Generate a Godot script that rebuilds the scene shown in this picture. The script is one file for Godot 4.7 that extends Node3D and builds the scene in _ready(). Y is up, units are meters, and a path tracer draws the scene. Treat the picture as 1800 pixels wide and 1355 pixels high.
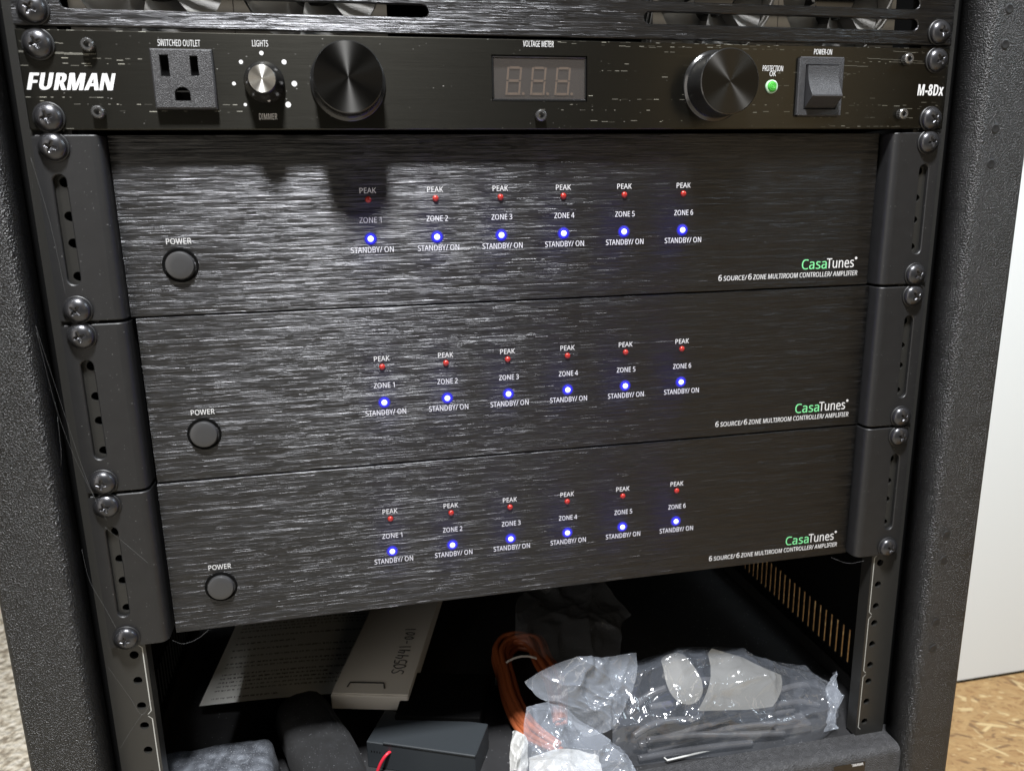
extends Node3D
# All sizes below are in millimetres; the origin is the top middle of the power conditioner's front.
# UP lifts the whole place so that the room floor lies at y = 0.
const UP := 820.0
var O := Vector3.ZERO          # base of the thing being built
var UV := Vector2(0.01, 0.01)  # how a point's millimetres become texture coordinates
var M := {}
var rng := RandomNumberGenerator.new()
var taken := {}

# ---------------------------------------------------------------- mesh helpers
func begin(smooth := false) -> SurfaceTool:
	var st := SurfaceTool.new()
	st.begin(Mesh.PRIMITIVE_TRIANGLES)
	st.set_smooth_group(0 if smooth else 0xFFFFFFFF)
	return st

func vt(st: SurfaceTool, p: Vector3) -> void:
	st.set_uv(Vector2((p.x + p.z * 0.7) * UV.x, (p.z * 0.7 - p.y) * UV.y))
	st.add_vertex((p - O) * 0.001)

func tri(st: SurfaceTool, a: Vector3, b: Vector3, c: Vector3) -> void:  # counter-clockwise seen from outside
	vt(st, a); vt(st, c); vt(st, b)

func quad(st: SurfaceTool, a: Vector3, b: Vector3, c: Vector3, d: Vector3) -> void:
	tri(st, a, b, c); tri(st, a, c, d)

func done(st: SurfaceTool, called: String, mat: Material, parent: Node, tangents := false) -> MeshInstance3D:
	st.generate_normals()
	if tangents:
		st.generate_tangents()
	var o := MeshInstance3D.new()
	o.mesh = st.commit()
	o.material_override = mat
	return put(o, called, parent)

func put(o: Node3D, called: String, parent: Node) -> Node3D:
	var key := str(parent.get_instance_id()) + called
	taken[key] = taken.get(key, 0) + 1
	o.name = called if taken[key] == 1 else "%s_%03d" % [called, taken[key] - 1]
	parent.add_child(o, true)
	return o

func thing(called: String, label: String, category: String, base: Vector3, group := "") -> Node3D:
	var o := Node3D.new()
	put(o, called, self)
	O = base
	o.position = (base + Vector3(0, UP, 0)) * 0.001
	o.set_meta("label", label)
	o.set_meta("category", category)
	if group:
		o.set_meta("group", group)
	return o

func dup(src: Node3D, called: String, label: String, base: Vector3) -> Node3D:
	var o: Node3D = src.duplicate()
	put(o, called, self)
	o.position = (base + Vector3(0, UP, 0)) * 0.001
	o.set_meta("label", label)
	return o

# a box with chamfered edges, optionally turned
func box(st: SurfaceTool, lo: Vector3, hi: Vector3, c := 0.4, t := Transform3D.IDENTITY) -> void:
	var m := (lo + hi) / 2
	var h := (hi - lo) / 2
	c = minf(c, minf(h.x, minf(h.y, h.z)) * 0.9)
	var f := func(s: Vector3, axis: int) -> Vector3:
		var p := Vector3(s.x * (h.x - c), s.y * (h.y - c), s.z * (h.z - c))
		p[axis] = s[axis] * h[axis]
		return t * (m + p)
	for a in 3:
		var b := (a + 1) % 3
		var d := (a + 2) % 3
		for s in [1.0, -1.0]:
			var q := []
			for k in [[-1, -1], [1, -1], [1, 1], [-1, 1]]:
				var v := Vector3()
				v[a] = s; v[b] = k[0]; v[d] = k[1]
				q.append(f.call(v, a))
			if s > 0: quad(st, q[0], q[1], q[2], q[3])
			else: quad(st, q[3], q[2], q[1], q[0])
			for s2 in [1.0, -1.0]:   # chamfer between the a face and the b face
				var e := []
				for k in [[a, -1], [a, 1], [b, 1], [b, -1]]:
					var v := Vector3()
					v[a] = s; v[b] = s2; v[d] = k[1]
					e.append(f.call(v, k[0]))
				if s * s2 > 0: quad(st, e[3], e[2], e[1], e[0])
				else: quad(st, e[0], e[1], e[2], e[3])
	for sx in [1.0, -1.0]:
		for sy in [1.0, -1.0]:
			for sz in [1.0, -1.0]:
				var v := Vector3(sx, sy, sz)
				if sx * sy * sz > 0: tri(st, f.call(v, 0), f.call(v, 1), f.call(v, 2))
				else: tri(st, f.call(v, 2), f.call(v, 1), f.call(v, 0))

# turn a profile of (radius, z) round an axis through c that points along +z
func lathe(st: SurfaceTool, c: Vector3, prof: Array, segs := 40, polar := false) -> void:
	var g := 0
	for i in prof.size() - 1:
		var p: Vector2 = prof[i]
		var q: Vector2 = prof[i + 1]
		if i > 0 and absf((q - p).angle_to(p - prof[i - 1])) > 0.6:
			g += 1
		st.set_smooth_group(g)
		for k in segs:
			var a := TAU * k / segs
			var b := TAU * (k + 1) / segs
			var pts := [Vector3(cos(a), sin(a), 0), Vector3(cos(b), sin(b), 0)]
			var v := [c + pts[0] * p.x + Vector3(0, 0, p.y), c + pts[1] * p.x + Vector3(0, 0, p.y), c + pts[1] * q.x + Vector3(0, 0, q.y), c + pts[0] * q.x + Vector3(0, 0, q.y)]
			var uv := [Vector2(a, p.x), Vector2(b, p.x), Vector2(b, q.x), Vector2(a, q.x)]
			for n in [0, 2, 1, 0, 3, 2]:
				if (n == 1 and p.x < 0.001) or (n == 3 and q.x < 0.001):
					pass
				st.set_uv(Vector2(uv[n].x / TAU * 12.0, uv[n].y * 0.1) if polar else Vector2(v[n].x * UV.x, -v[n].y * UV.y))
				st.add_vertex((v[n] - O) * 0.001)

func tube(st: SurfaceTool, pts: Array, r: float, segs := 8) -> void:
	st.set_smooth_group(0)
	var n := pts.size()
	var t0: Vector3 = (pts[1] - pts[0]).normalized()
	var u := t0.cross(Vector3.UP if absf(t0.y) < 0.9 else Vector3.RIGHT).normalized()
	var rings := []
	for i in n:
		var t: Vector3 = (pts[mini(i + 1, n - 1)] - pts[maxi(i - 1, 0)]).normalized()
		u = (u - t * u.dot(t)).normalized()
		var w := t.cross(u)
		var ring := []
		for k in segs:
			var a := TAU * k / segs
			ring.append(pts[i] + (u * cos(a) + w * sin(a)) * r)
		rings.append(ring)
	for i in n - 1:
		for k in segs:
			var k2 := (k + 1) % segs
			quad(st, rings[i][k], rings[i][k2], rings[i + 1][k2], rings[i + 1][k])
	for k in range(1, segs - 1):
		tri(st, rings[0][0], rings[0][k + 1], rings[0][k])
		tri(st, rings[n - 1][0], rings[n - 1][k], rings[n - 1][k + 1])

func curve(pts: Array, steps := 8) -> Array:   # Catmull-Rom through the points
	var out := []
	for i in pts.size() - 1:
		var a: Vector3 = pts[maxi(i - 1, 0)]
		var b: Vector3 = pts[i]
		var c: Vector3 = pts[i + 1]
		var d: Vector3 = pts[mini(i + 2, pts.size() - 1)]
		for k in steps:
			out.append(b.cubic_interpolate(c, a, d, float(k) / steps))
	out.append(pts[-1])
	return out

func circle(c: Vector2, r: float, n := 20) -> PackedVector2Array:
	var p := PackedVector2Array()
	for i in n:
		p.append(c + Vector2.from_angle(TAU * i / n) * r)
	return p

func stadium(c: Vector2, half: Vector2, n := 8) -> PackedVector2Array:   # half extents; round at the ends of the longer one
	var p := PackedVector2Array()
	var r := minf(half.x, half.y)
	var off := Vector2(half.x - r, 0) if half.x > half.y else Vector2(0, half.y - r)
	var start := -PI / 2 if half.x > half.y else 0.0
	for e in 2:
		for i in n + 1:
			p.append(c + (off if e == 0 else -off) + Vector2.from_angle(start + PI * e + PI * i / n) * r)
	return p

func rect_poly(lo: Vector2, hi: Vector2) -> PackedVector2Array:
	return PackedVector2Array([lo, Vector2(hi.x, lo.y), hi, Vector2(lo.x, hi.y)])

# a rectangle with one hole in it, facing +z, with the hole's wall going back by depth
func holed(st: SurfaceTool, lo: Vector2, hi: Vector2, hole: PackedVector2Array, z: float, depth: float) -> void:
	var c := Vector2.ZERO
	for p in hole: c += p / hole.size()
	var at := func(p: Vector2, d: float) -> Vector3: return Vector3(p.x, p.y, z - d)
	var edge := func(d: Vector2) -> Vector2:
		var t := 1e9
		if d.x > 1e-9: t = minf(t, (hi.x - c.x) / d.x)
		if d.x < -1e-9: t = minf(t, (lo.x - c.x) / d.x)
		if d.y > 1e-9: t = minf(t, (hi.y - c.y) / d.y)
		if d.y < -1e-9: t = minf(t, (lo.y - c.y) / d.y)
		return c + d * t
	var corners := rect_poly(lo, hi)
	for i in hole.size():
		var a := hole[i]
		var b := hole[(i + 1) % hole.size()]
		if a.is_equal_approx(b): continue
		var ea: Vector2 = edge.call((a - c).normalized())
		var eb: Vector2 = edge.call((b - c).normalized())
		var ring := [ea]
		for k in 8:
			var q := corners[k % 4]
			if (a - c).cross(q - c) > 1e-6 and (q - c).cross(b - c) > 1e-6 and (q - c).dot(a - c + b - c) > 0 and ring.size() < 3 and not ring.has(q):
				ring.append(q)
		if ring.size() == 3 and (ring[1] - c).cross(ring[2] - c) < 0:
			var s = ring[1]; ring[1] = ring[2]; ring[2] = s
		ring.append(eb)
		tri(st, at.call(a, 0.0), at.call(ring[0], 0.0), at.call(ring[1], 0.0))
		for k in range(1, ring.size() - 1):
			tri(st, at.call(a, 0.0), at.call(ring[k], 0.0), at.call(ring[k + 1], 0.0))
		tri(st, at.call(a, 0.0), at.call(eb, 0.0), at.call(b, 0.0))
		if depth > 0:
			quad(st, at.call(a, 0.0), at.call(b, 0.0), at.call(b, depth), at.call(a, depth))

# the rounded-over edge of a slot: from its outline at z in and back to a smaller outline, then straight back
func slot_edge(st: SurfaceTool, outer: PackedVector2Array, inner: PackedVector2Array, z: float, depth: float) -> void:
	for i in outer.size():
		var j := (i + 1) % outer.size()
		if outer[i].is_equal_approx(outer[j]): continue
		st.set_smooth_group(4)
		var m := [outer[i].lerp(inner[i], 0.35), outer[j].lerp(inner[j], 0.35)]
		quad(st, Vector3(outer[i].x, outer[i].y, z), Vector3(outer[j].x, outer[j].y, z), Vector3(m[1].x, m[1].y, z - 0.1), Vector3(m[0].x, m[0].y, z - 0.1))
		quad(st, Vector3(m[0].x, m[0].y, z - 0.1), Vector3(m[1].x, m[1].y, z - 0.1), Vector3(inner[j].x, inner[j].y, z - 0.5), Vector3(inner[i].x, inner[i].y, z - 0.5))
		st.set_smooth_group(0xFFFFFFFF)
		quad(st, Vector3(inner[i].x, inner[i].y, z - 0.5), Vector3(inner[j].x, inner[j].y, z - 0.5), Vector3(inner[j].x, inner[j].y, z - depth), Vector3(inner[i].x, inner[i].y, z - depth))

func rect(st: SurfaceTool, lo: Vector2, hi: Vector2, z: float) -> void:
	quad(st, Vector3(lo.x, lo.y, z), Vector3(hi.x, lo.y, z), Vector3(hi.x, hi.y, z), Vector3(lo.x, hi.y, z))

# extrude a closed outline of (x, z) from y0 up to y1, seen from above counter-clockwise order is worked out
func prism(st: SurfaceTool, outline: PackedVector2Array, y0: float, y1: float, smooth_from := -1, smooth_to := -1) -> void:
	var pts := outline.duplicate()
	var n := pts.size()
	for i in n:
		var a := pts[i]
		var b := pts[(i + 1) % n]
		st.set_smooth_group(1 if i >= smooth_from and i < smooth_to else 0xFFFFFFFF)
		quad(st, Vector3(a.x, y0, a.y), Vector3(b.x, y0, b.y), Vector3(b.x, y1, b.y), Vector3(a.x, y1, a.y))
	st.set_smooth_group(0xFFFFFFFF)
	var idx := Geometry2D.triangulate_polygon(pts)
	for k in range(0, idx.size(), 3):
		var p := [pts[idx[k]], pts[idx[k + 1]], pts[idx[k + 2]]]
		if (p[1] - p[0]).cross(p[2] - p[0]) > 0: p.reverse()
		tri(st, Vector3(p[0].x, y1, p[0].y), Vector3(p[1].x, y1, p[1].y), Vector3(p[2].x, y1, p[2].y))
		tri(st, Vector3(p[2].x, y0, p[2].y), Vector3(p[1].x, y0, p[1].y), Vector3(p[0].x, y0, p[0].y))

# lettering: fits the text's own box into the rectangle that starts at (x, y) with width w and height h
var fonts := {}
func lettering(parent: Node, called: String, s: String, at: Transform3D, w: float, h: float, mat: Material, face := "Droid Sans", weight := 400, shear := 0.0, thick := 0.12) -> MeshInstance3D:
	var key := face + str(weight)
	if not fonts.has(key):
		var f := SystemFont.new()
		f.font_names = PackedStringArray([face])
		f.font_weight = weight
		fonts[key] = f
	var tm := TextMesh.new()
	tm.font = fonts[key]
	tm.text = s
	tm.font_size = 48
	tm.pixel_size = 0.01
	tm.depth = 0.01
	tm.curve_step = 1.5
	var a := tm.get_mesh_arrays()
	var v: PackedVector3Array = a[Mesh.ARRAY_VERTEX]
	var lo := Vector3.INF
	var hi := -Vector3.INF
	for p in v:
		lo = lo.min(p); hi = hi.max(p)
	var size := hi - lo
	var kx := (w - absf(shear) * h) / size.x
	var ky := h / size.y
	var idx: PackedInt32Array = a[Mesh.ARRAY_INDEX]
	var st := begin()
	for n in range(0, idx.size(), 3):
		for k in 3:
			var p := v[idx[n + k]] - lo
			var q := Vector3(p.x * kx + p.y * ky * shear, p.y * ky, thick if p.z > size.z * 0.5 else 0.0)
			st.add_vertex((at * q - O) * 0.001)
	st.generate_normals()
	var o := MeshInstance3D.new()
	o.mesh = st.commit()
	o.material_override = mat
	return put(o, called, parent)

func flat_at(x: float, y: float, z: float) -> Transform3D:
	return Transform3D(Basis.IDENTITY, Vector3(x, y, z))

# ---------------------------------------------------------------- materials
func mat(called: String, c: Color, rough: float, metal := 0.0) -> StandardMaterial3D:   # c is a linear, real-world colour
	var m := StandardMaterial3D.new()
	m.resource_name = called
	m.albedo_color = c.linear_to_srgb()
	m.roughness = rough
	m.metallic = metal
	M[called] = m
	return m

func noise_tex(freq: float, octaves: int, size := 512, type := FastNoiseLite.TYPE_SIMPLEX, seed_ := 1, ramp: Gradient = null) -> NoiseTexture2D:
	var n := FastNoiseLite.new()
	n.noise_type = type
	n.frequency = freq
	n.fractal_octaves = octaves
	n.seed = seed_
	var t := NoiseTexture2D.new()
	t.width = size; t.height = size
	t.seamless = true
	t.generate_mipmaps = false
	t.noise = n
	if ramp: t.color_ramp = ramp
	return t

func ramp(stops: Array) -> Gradient:
	var g := Gradient.new()
	g.offsets = PackedFloat32Array(stops.map(func(s): return s[0]))
	g.colors = PackedColorArray(stops.map(func(s): return s[1]))
	return g

# brushed metal: slopes across the brush lines, as a normal map
func brushed_normal(w: int, h: int, strength: float) -> ImageTexture:
	var r := RandomNumberGenerator.new()
	r.seed = 77
	var slope := PackedFloat32Array()
	slope.resize(w * h)
	var lean := PackedFloat32Array()   # how far each short run tips along the brush
	lean.resize(w * h)
	for y in h:
		var base := r.randfn(0.0, 0.2)
		for layer in 2:
			var x := r.randi_range(0, w - 1)
			var stop := x + w
			while x < stop:
				var run := r.randi_range(40, 300) if layer == 0 else r.randi_range(8, 70)
				var s := r.randfn(base, 0.5) if layer == 0 else r.randfn(0.0, 0.5)
				var l := r.randfn(0.0, 0.08 if layer == 0 else 0.09)
				for k in range(x, mini(x + run, stop)):
					slope[y * w + k % w] += s
					lean[y * w + k % w] += l
				x += run
	for n in w * h / 30000:   # longer scratches
		var y := r.randi_range(0, h - 2)
		var x := r.randi_range(0, w - 1)
		var s := r.randfn(0.0, 1.0)
		for k in r.randi_range(30, 200):
			var at := y * w + (x + k) % w
			slope[at] += s
			slope[at + w] += s * 0.4
	var bytes := PackedByteArray()
	bytes.resize(w * h * 3)
	for i in w * h:
		var s := clampf(slope[i] * strength, -1.6, 1.6)
		var inv := 1.0 / sqrt(1.0 + s * s + lean[i] * lean[i])
		bytes[i * 3] = int(127.5 + 127.0 * lean[i] * inv)
		bytes[i * 3 + 1] = int(127.5 + 127.0 * s * inv)
		bytes[i * 3 + 2] = int(127.5 + 127.0 * inv)
	return ImageTexture.create_from_image(Image.create_from_data(w, h, false, Image.FORMAT_RGB8, bytes))

# wear on the power conditioner's front: short bare scratches along the brush
func scratched(w: int, h: int) -> ImageTexture:
	var r := RandomNumberGenerator.new()
	r.seed = 5
	var im := Image.create_empty(w, h, false, Image.FORMAT_RGB8)
	im.fill(Color(0.36, 0.354, 0.335))
	for n in 46:
		var y := int(h * pow(r.randf(), 1.5))
		var x0 := r.randi_range(-100, int(w * (0.62 if r.randf() < 0.93 else 1.0)))
		var len := r.randi_range(60, 330)
		var x := x0
		while x < x0 + len:
			var run := r.randi_range(2, 16)
			if x > 0 and x + run < w and r.randf() < 0.55:
				var g := r.randf_range(0.45, 1.0)
				im.fill_rect(Rect2i(x, y + (r.randi_range(0, 3) if r.randf() < 0.3 else 0), run, 1), Color(g, g, g * 0.95))
			x += run + r.randi_range(1, 18)
	for n in 7:   # long slanting hairline scratches beside the meter
		var x := r.randi_range(int(w * 0.33), int(w * 0.55))
		var y := r.randf_range(h * 0.04, h * 0.25)
		for k in r.randi_range(60, 170):
			if x + k < w: im.set_pixel(x + k, clampi(int(y + k * 0.03), 0, h - 1), Color(0.75, 0.75, 0.72))
	for n in 160:
		var g := r.randf_range(0.4, 0.85)
		im.fill_rect(Rect2i(r.randi_range(0, w - 3), r.randi_range(0, h - 3), r.randi_range(1, 3), 1), Color(g, g, g))
	return ImageTexture.create_from_image(im)

func speckled(w: int, h: int, base: Color, dust: Color, amount: int, blotch: float) -> ImageTexture:
	var r := RandomNumberGenerator.new()
	r.seed = w + amount
	var n := FastNoiseLite.new()
	n.frequency = 0.012
	n.fractal_octaves = 5
	n.seed = amount
	var im := Image.create_empty(w, h, false, Image.FORMAT_RGB8)
	for y in h:
		for x in w:
			var k := clampf(n.get_noise_2d(x, y) * 0.8 + 0.35, 0.0, 1.0) * blotch * r.randf_range(0.5, 1.0)
			im.set_pixel(x, y, base.lerp(dust, k))
	for i in amount:
		im.fill_rect(Rect2i(r.randi_range(0, w - 3), r.randi_range(0, h - 3), r.randi_range(1, 2), r.randi_range(1, 2)), dust.lerp(Color.WHITE, r.randf() * 0.5))
	return ImageTexture.create_from_image(im)

func printed_page(w: int, h: int) -> ImageTexture:
	var r := RandomNumberGenerator.new()
	r.seed = 12
	var im := Image.create_empty(w, h, false, Image.FORMAT_RGB8)
	im.fill(Color(0.95, 0.95, 0.93))
	var y := 14
	while y < h - 14:
		var line := Color(0.40, 0.39, 0.38) if r.randf() < 0.5 else Color(0.55, 0.54, 0.52)
		var x := 24
		var stop := r.randi_range(int(w * 0.3), w - 26)
		if r.randf() < 0.4: stop = w - 24
		while x < stop:
			var word := r.randi_range(4, 17)
			for k in word:
				if r.randf() < 0.75: im.fill_rect(Rect2i(x + k, y + r.randi_range(0, 1), 1, r.randi_range(4, 6)), line)
			x += word + 4
		y += 16 if r.randf() < 0.6 else 30
	return ImageTexture.create_from_image(im)

func strand_board() -> ImageTexture:
	var r := RandomNumberGenerator.new()
	r.seed = 3
	var s := 1024
	var im := Image.create_empty(s, s, false, Image.FORMAT_RGB8)
	im.fill(Color(0.62, 0.47, 0.30))
	for n in 1500:
		var base := Color(0.70, 0.55, 0.36).lerp(Color(0.76, 0.62, 0.42), r.randf())
		if r.randf() < 0.07: base = Color(0.55, 0.42, 0.28)
		elif r.randf() < 0.08: base = Color(0.86, 0.75, 0.55)
		var a := r.randf_range(-0.2, 1.1) if r.randf() < 0.7 else r.randf_range(0, PI)
		var d := Vector2.from_angle(a)
		var c := Vector2(r.randf() * s, r.randf() * s)
		var len := r.randf_range(40, 170)
		var wid := r.randf_range(6, 26)
		var k := 0.0
		while k < wid:
			var tone := base * r.randf_range(0.88, 1.08)
			tone.a = 1
			var l := len * (1.0 - 0.3 * r.randf())
			var t := -l / 2
			while t < l / 2:
				var p := c + d * t + d.orthogonal() * (k - wid / 2)
				im.set_pixel(posmod(int(p.x), s), posmod(int(p.y), s), tone)
				t += 0.9
			k += 0.9
	return ImageTexture.create_from_image(im)

func materials() -> void:
	var grain := brushed_normal(2048, 1900, 0.64)
	for k in 3:   # one per amplifier, so that no two fronts show the same brush lines
		var m := mat("brushed_black_%d" % k, Color(0.054, 0.054, 0.056), 0.34, 1.0)
		m.normal_enabled = true
		m.normal_texture = grain
		m.normal_scale = 1.0
		m.anisotropy_enabled = true
		m.anisotropy = -0.62
		m.uv1_offset = Vector3(0.37 * k, 0.29 * k, 0)
	var fr := mat("brushed_worn", Color(0.52, 0.51, 0.49), 0.9, 1.0)
	fr.albedo_texture = scratched(2048, 192)
	fr.roughness_texture = fr.albedo_texture
	fr.roughness_texture_channel = BaseMaterial3D.TEXTURE_CHANNEL_RED
	fr.normal_enabled = true
	fr.normal_texture = grain
	fr.normal_scale = 0.07
	fr.anisotropy_enabled = true
	fr.anisotropy = -0.6
	var powder := mat("powder_coat", Color(0.014, 0.014, 0.014), 0.33)
	powder.heightmap_enabled = true
	powder.heightmap_texture = noise_tex(0.045, 3, 1024, FastNoiseLite.TYPE_CELLULAR, 9)
	powder.heightmap_scale = 0.12
	powder.uv1_triplanar = true
	powder.uv1_scale = Vector3(23, 23, 23)
	powder.albedo_color = Color.WHITE
	powder.albedo_texture = speckled(512, 510, Color(0.075, 0.075, 0.076), Color(0.32, 0.32, 0.31), 160, 0.08)
	var dusty: StandardMaterial3D = powder.duplicate()
	dusty.resource_name = "dusty_powder_coat"
	dusty.albedo_texture = speckled(512, 508, Color(0.19, 0.19, 0.195), Color(0.42, 0.42, 0.43), 900, 0.5)
	dusty.roughness = 0.6
	M["dusty_powder"] = dusty
	var satin := mat("satin_black", Color(1, 1, 1), 0.48)
	satin.albedo_texture = speckled(512, 512, Color(0.085, 0.085, 0.089), Color(0.30, 0.30, 0.30), 130, 0.10)
	satin.uv1_triplanar = true
	satin.uv1_scale = Vector3(14, 14, 14)
	mat("rail_black", Color(0.018, 0.0175, 0.016), 0.34)
	mat("matte_black", Color(0.010, 0.010, 0.010), 0.7)
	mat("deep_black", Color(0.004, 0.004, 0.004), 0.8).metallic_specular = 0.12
	mat("cap_grey", Color(0.035, 0.035, 0.036), 0.4)
	mat("gloss_black", Color(0.012, 0.012, 0.012), 0.18)
	mat("screw_black", Color(0.06, 0.06, 0.064), 0.30, 0.8)
	mat("socket_steel", Color(0.22, 0.22, 0.22), 0.28, 0.9)
	var tx := mat("textured_plastic", Color(0.022, 0.022, 0.024), 0.5)
	tx.heightmap_enabled = true
	tx.heightmap_texture = noise_tex(0.12, 2, 512, FastNoiseLite.TYPE_SIMPLEX, 4)
	tx.heightmap_scale = 0.02
	tx.uv1_triplanar = true
	tx.uv1_scale = Vector3(25, 25, 25)
	for pair in [["spun_black", Color(0.045, 0.044, 0.042), 0.34], ["spun_silver", Color(0.75, 0.73, 0.68), 0.36]]:
		var m := mat(pair[0], pair[1], pair[2], 1.0)
		m.anisotropy_enabled = true
		m.anisotropy = -0.9
	mat("print_white", Color(0.55, 0.55, 0.55), 0.6)
	mat("print_green", Color(0.16, 0.55, 0.24), 0.6)
	mat("mark_white", Color(0.34, 0.34, 0.32), 0.6)
	mat("ink", Color(0.01, 0.01, 0.012), 0.6)
	mat("red_lens", Color(0.30, 0.02, 0.014), 0.2)
	var b := mat("blue_core", Color(0.7, 0.75, 1.0), 0.3)
	b.emission_enabled = true; b.emission = Color(0.60, 0.64, 1.0); b.emission_energy_multiplier = 1.6
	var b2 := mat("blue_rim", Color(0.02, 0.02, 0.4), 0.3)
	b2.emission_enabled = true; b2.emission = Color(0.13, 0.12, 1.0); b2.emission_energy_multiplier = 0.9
	var b3 := mat("blue_halo", Color(0.02, 0.02, 0.2), 0.3)  # glowing ring that paints the halo around each blue lamp
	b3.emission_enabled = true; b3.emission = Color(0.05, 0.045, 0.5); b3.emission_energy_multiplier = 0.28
	var g := mat("green_core", Color(0.06, 0.34, 0.05), 0.2)
	g.emission_enabled = true; g.emission = Color(0.22, 0.75, 0.12); g.emission_energy_multiplier = 0.10
	mat("clear_rim", Color(0.35, 0.5, 0.35), 0.15)
	mat("digit_cream", Color(0.085, 0.058, 0.040), 0.6)
	mat("meter_back", Color(0.024, 0.022, 0.021), 0.35)
	var pane := mat("smoked_pane", Color(0.13, 0.115, 0.105), 0.08)
	pane.transparency = BaseMaterial3D.TRANSPARENCY_ALPHA
	pane.albedo_color.a = 0.22
	mat("fan_grey", Color(0.30, 0.29, 0.27), 0.28)
	mat("fan_blade", Color(0.34, 0.335, 0.32), 0.35)
	var foam := mat("dusty_foam", Color(1, 1, 1), 0.95)
	foam.albedo_texture = speckled(512, 512, Color(0.17, 0.18, 0.20), Color(0.58, 0.60, 0.63), 2600, 0.8)
	foam.uv1_triplanar = true
	foam.uv1_scale = Vector3(13, 13, 13)
	var cloth := mat("dusty_cloth", Color(1, 1, 1), 0.9)
	cloth.albedo_texture = speckled(512, 512, Color(0.05, 0.05, 0.052), Color(0.24, 0.25, 0.27), 700, 0.4)
	cloth.uv1_triplanar = true
	cloth.uv1_scale = Vector3(11, 11, 11)
	var floorb := mat("dusty_floor", Color(1, 1, 1), 0.7)
	floorb.albedo_texture = speckled(512, 512, Color(0.10, 0.10, 0.105), Color(0.30, 0.30, 0.31), 500, 0.25)
	floorb.uv1_triplanar = true
	floorb.uv1_scale = Vector3(6, 6, 6)
	mat("grey_metal", Color(0.034, 0.039, 0.043), 0.35, 0.2)
	mat("red_wire", Color(0.55, 0.02, 0.04), 0.4)
	mat("orange_cable", Color(0.30, 0.078, 0.026), 0.45)
	mat("white_tie", Color(0.6, 0.58, 0.55), 0.4)
	var paper := mat("printed_paper", Color(1, 1, 1), 0.9)
	paper.albedo_texture = printed_page(512, 640)
	mat("card_white", Color(0.80, 0.78, 0.74), 0.7)
	mat("white_plastic", Color(0.40, 0.40, 0.385), 0.4)
	mat("grey_cable", Color(0.055, 0.055, 0.058), 0.2)
	mat("sticker_cream", Color(0.125, 0.122, 0.110), 0.6)
	for f in [["bag_film", Color(0.50, 0.55, 0.64), 0.14, 0.085], ["thick_film", Color(0.55, 0.60, 0.68), 0.14, 0.23], ["dim_film", Color(0.60, 0.62, 0.66), 0.15, 0.10]]:
		var m := mat(f[0], f[1], f[2])
		m.transparency = BaseMaterial3D.TRANSPARENCY_ALPHA
		m.albedo_color.a = f[3]
	mat("web", Color(0.13, 0.13, 0.13), 0.6)
	var carpet := mat("carpet", Color(1, 1, 1), 0.95)
	carpet.albedo_texture = noise_tex(0.02, 5, 1024, FastNoiseLite.TYPE_SIMPLEX, 21, ramp([[0.2, Color(0.58, 0.53, 0.46)], [0.45, Color(0.80, 0.76, 0.68)], [0.8, Color(0.90, 0.87, 0.81)]]))
	carpet.heightmap_enabled = true
	carpet.heightmap_texture = noise_tex(0.035, 4, 1024, FastNoiseLite.TYPE_CELLULAR, 22)
	carpet.heightmap_scale = 0.6
	carpet.uv1_triplanar = true
	carpet.uv1_scale = Vector3(2.2, 2.2, 2.2)
	var osb := mat("strand_board", Color(0.80, 0.82, 0.84), 0.6)
	osb.albedo_texture = strand_board()
	osb.uv1_triplanar = true
	osb.uv1_scale = Vector3(3.6, 3.6, 3.6)
	mat("wall_paint", Color(0.72, 0.75, 0.75), 0.8)

# ---------------------------------------------------------------- the light and the camera
func look() -> void:
	var cam := Camera3D.new()
	cam.name = "camera"
	add_child(cam)
	cam.transform = Transform3D(Basis(Vector3(0.97869724, -0.01880852, 0.2044455), Vector3(0.06536759, 0.97252098, -0.22345026), Vector3(-0.19462477, 0.23205426, 0.95303306)), Vector3(-0.1014098, (UP - 78.59876) * 0.001, 0.4137074))
	cam.fov = 52.6
	cam.near = 0.02
	cam.far = 20
	cam.current = true
	var lens := CameraAttributesPhysical.new()   # a phone's lens: its opening in terms of a full-frame camera
	lens.frustum_focal_length = 24.28
	lens.frustum_focus_distance = 0.45
	lens.frustum_near = 0.02
	lens.frustum_far = 20.0
	lens.exposure_aperture = 12.0
	cam.attributes = lens
	var we := WorldEnvironment.new()
	we.name = "world"
	var e := Environment.new()
	e.background_mode = Environment.BG_COLOR
	e.background_color = Color(0.042, 0.042, 0.041).linear_to_srgb()
	e.tonemap_mode = Environment.TONE_MAPPER_LINEAR
	e.tonemap_exposure = 1.0
	e.sdfgi_enabled = true
	e.ssao_enabled = true
	e.ssil_enabled = true
	we.environment = e
	add_child(we)
	area_light("ceiling_light", Vector3(-150, 1190, 600), Vector3(-60, -150, 0), Vector2(0.17, 0.17), Color(0.985, 0.99, 1.0), 7.6)
	area_light("side_light", Vector3(-900, 0, 820), Vector3(200, -200, 0), Vector2(0.3, 1.2), Color(1.0, 0.97, 0.93), 0.4)
	area_light("room_light", Vector3(1500, 1000, 500), Vector3(700, -300, -400), Vector2(0.5, 0.5), Color(0.90, 0.96, 1.0), 1.15)
	area_light("warm_streak_light", Vector3(700, 300, 1000), Vector3(100, -200, 0), Vector2(0.30, 0.9), Color(1.0, 0.90, 0.74), 0.10)  # added to put the warm streak on the right of the amplifier fronts

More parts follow.
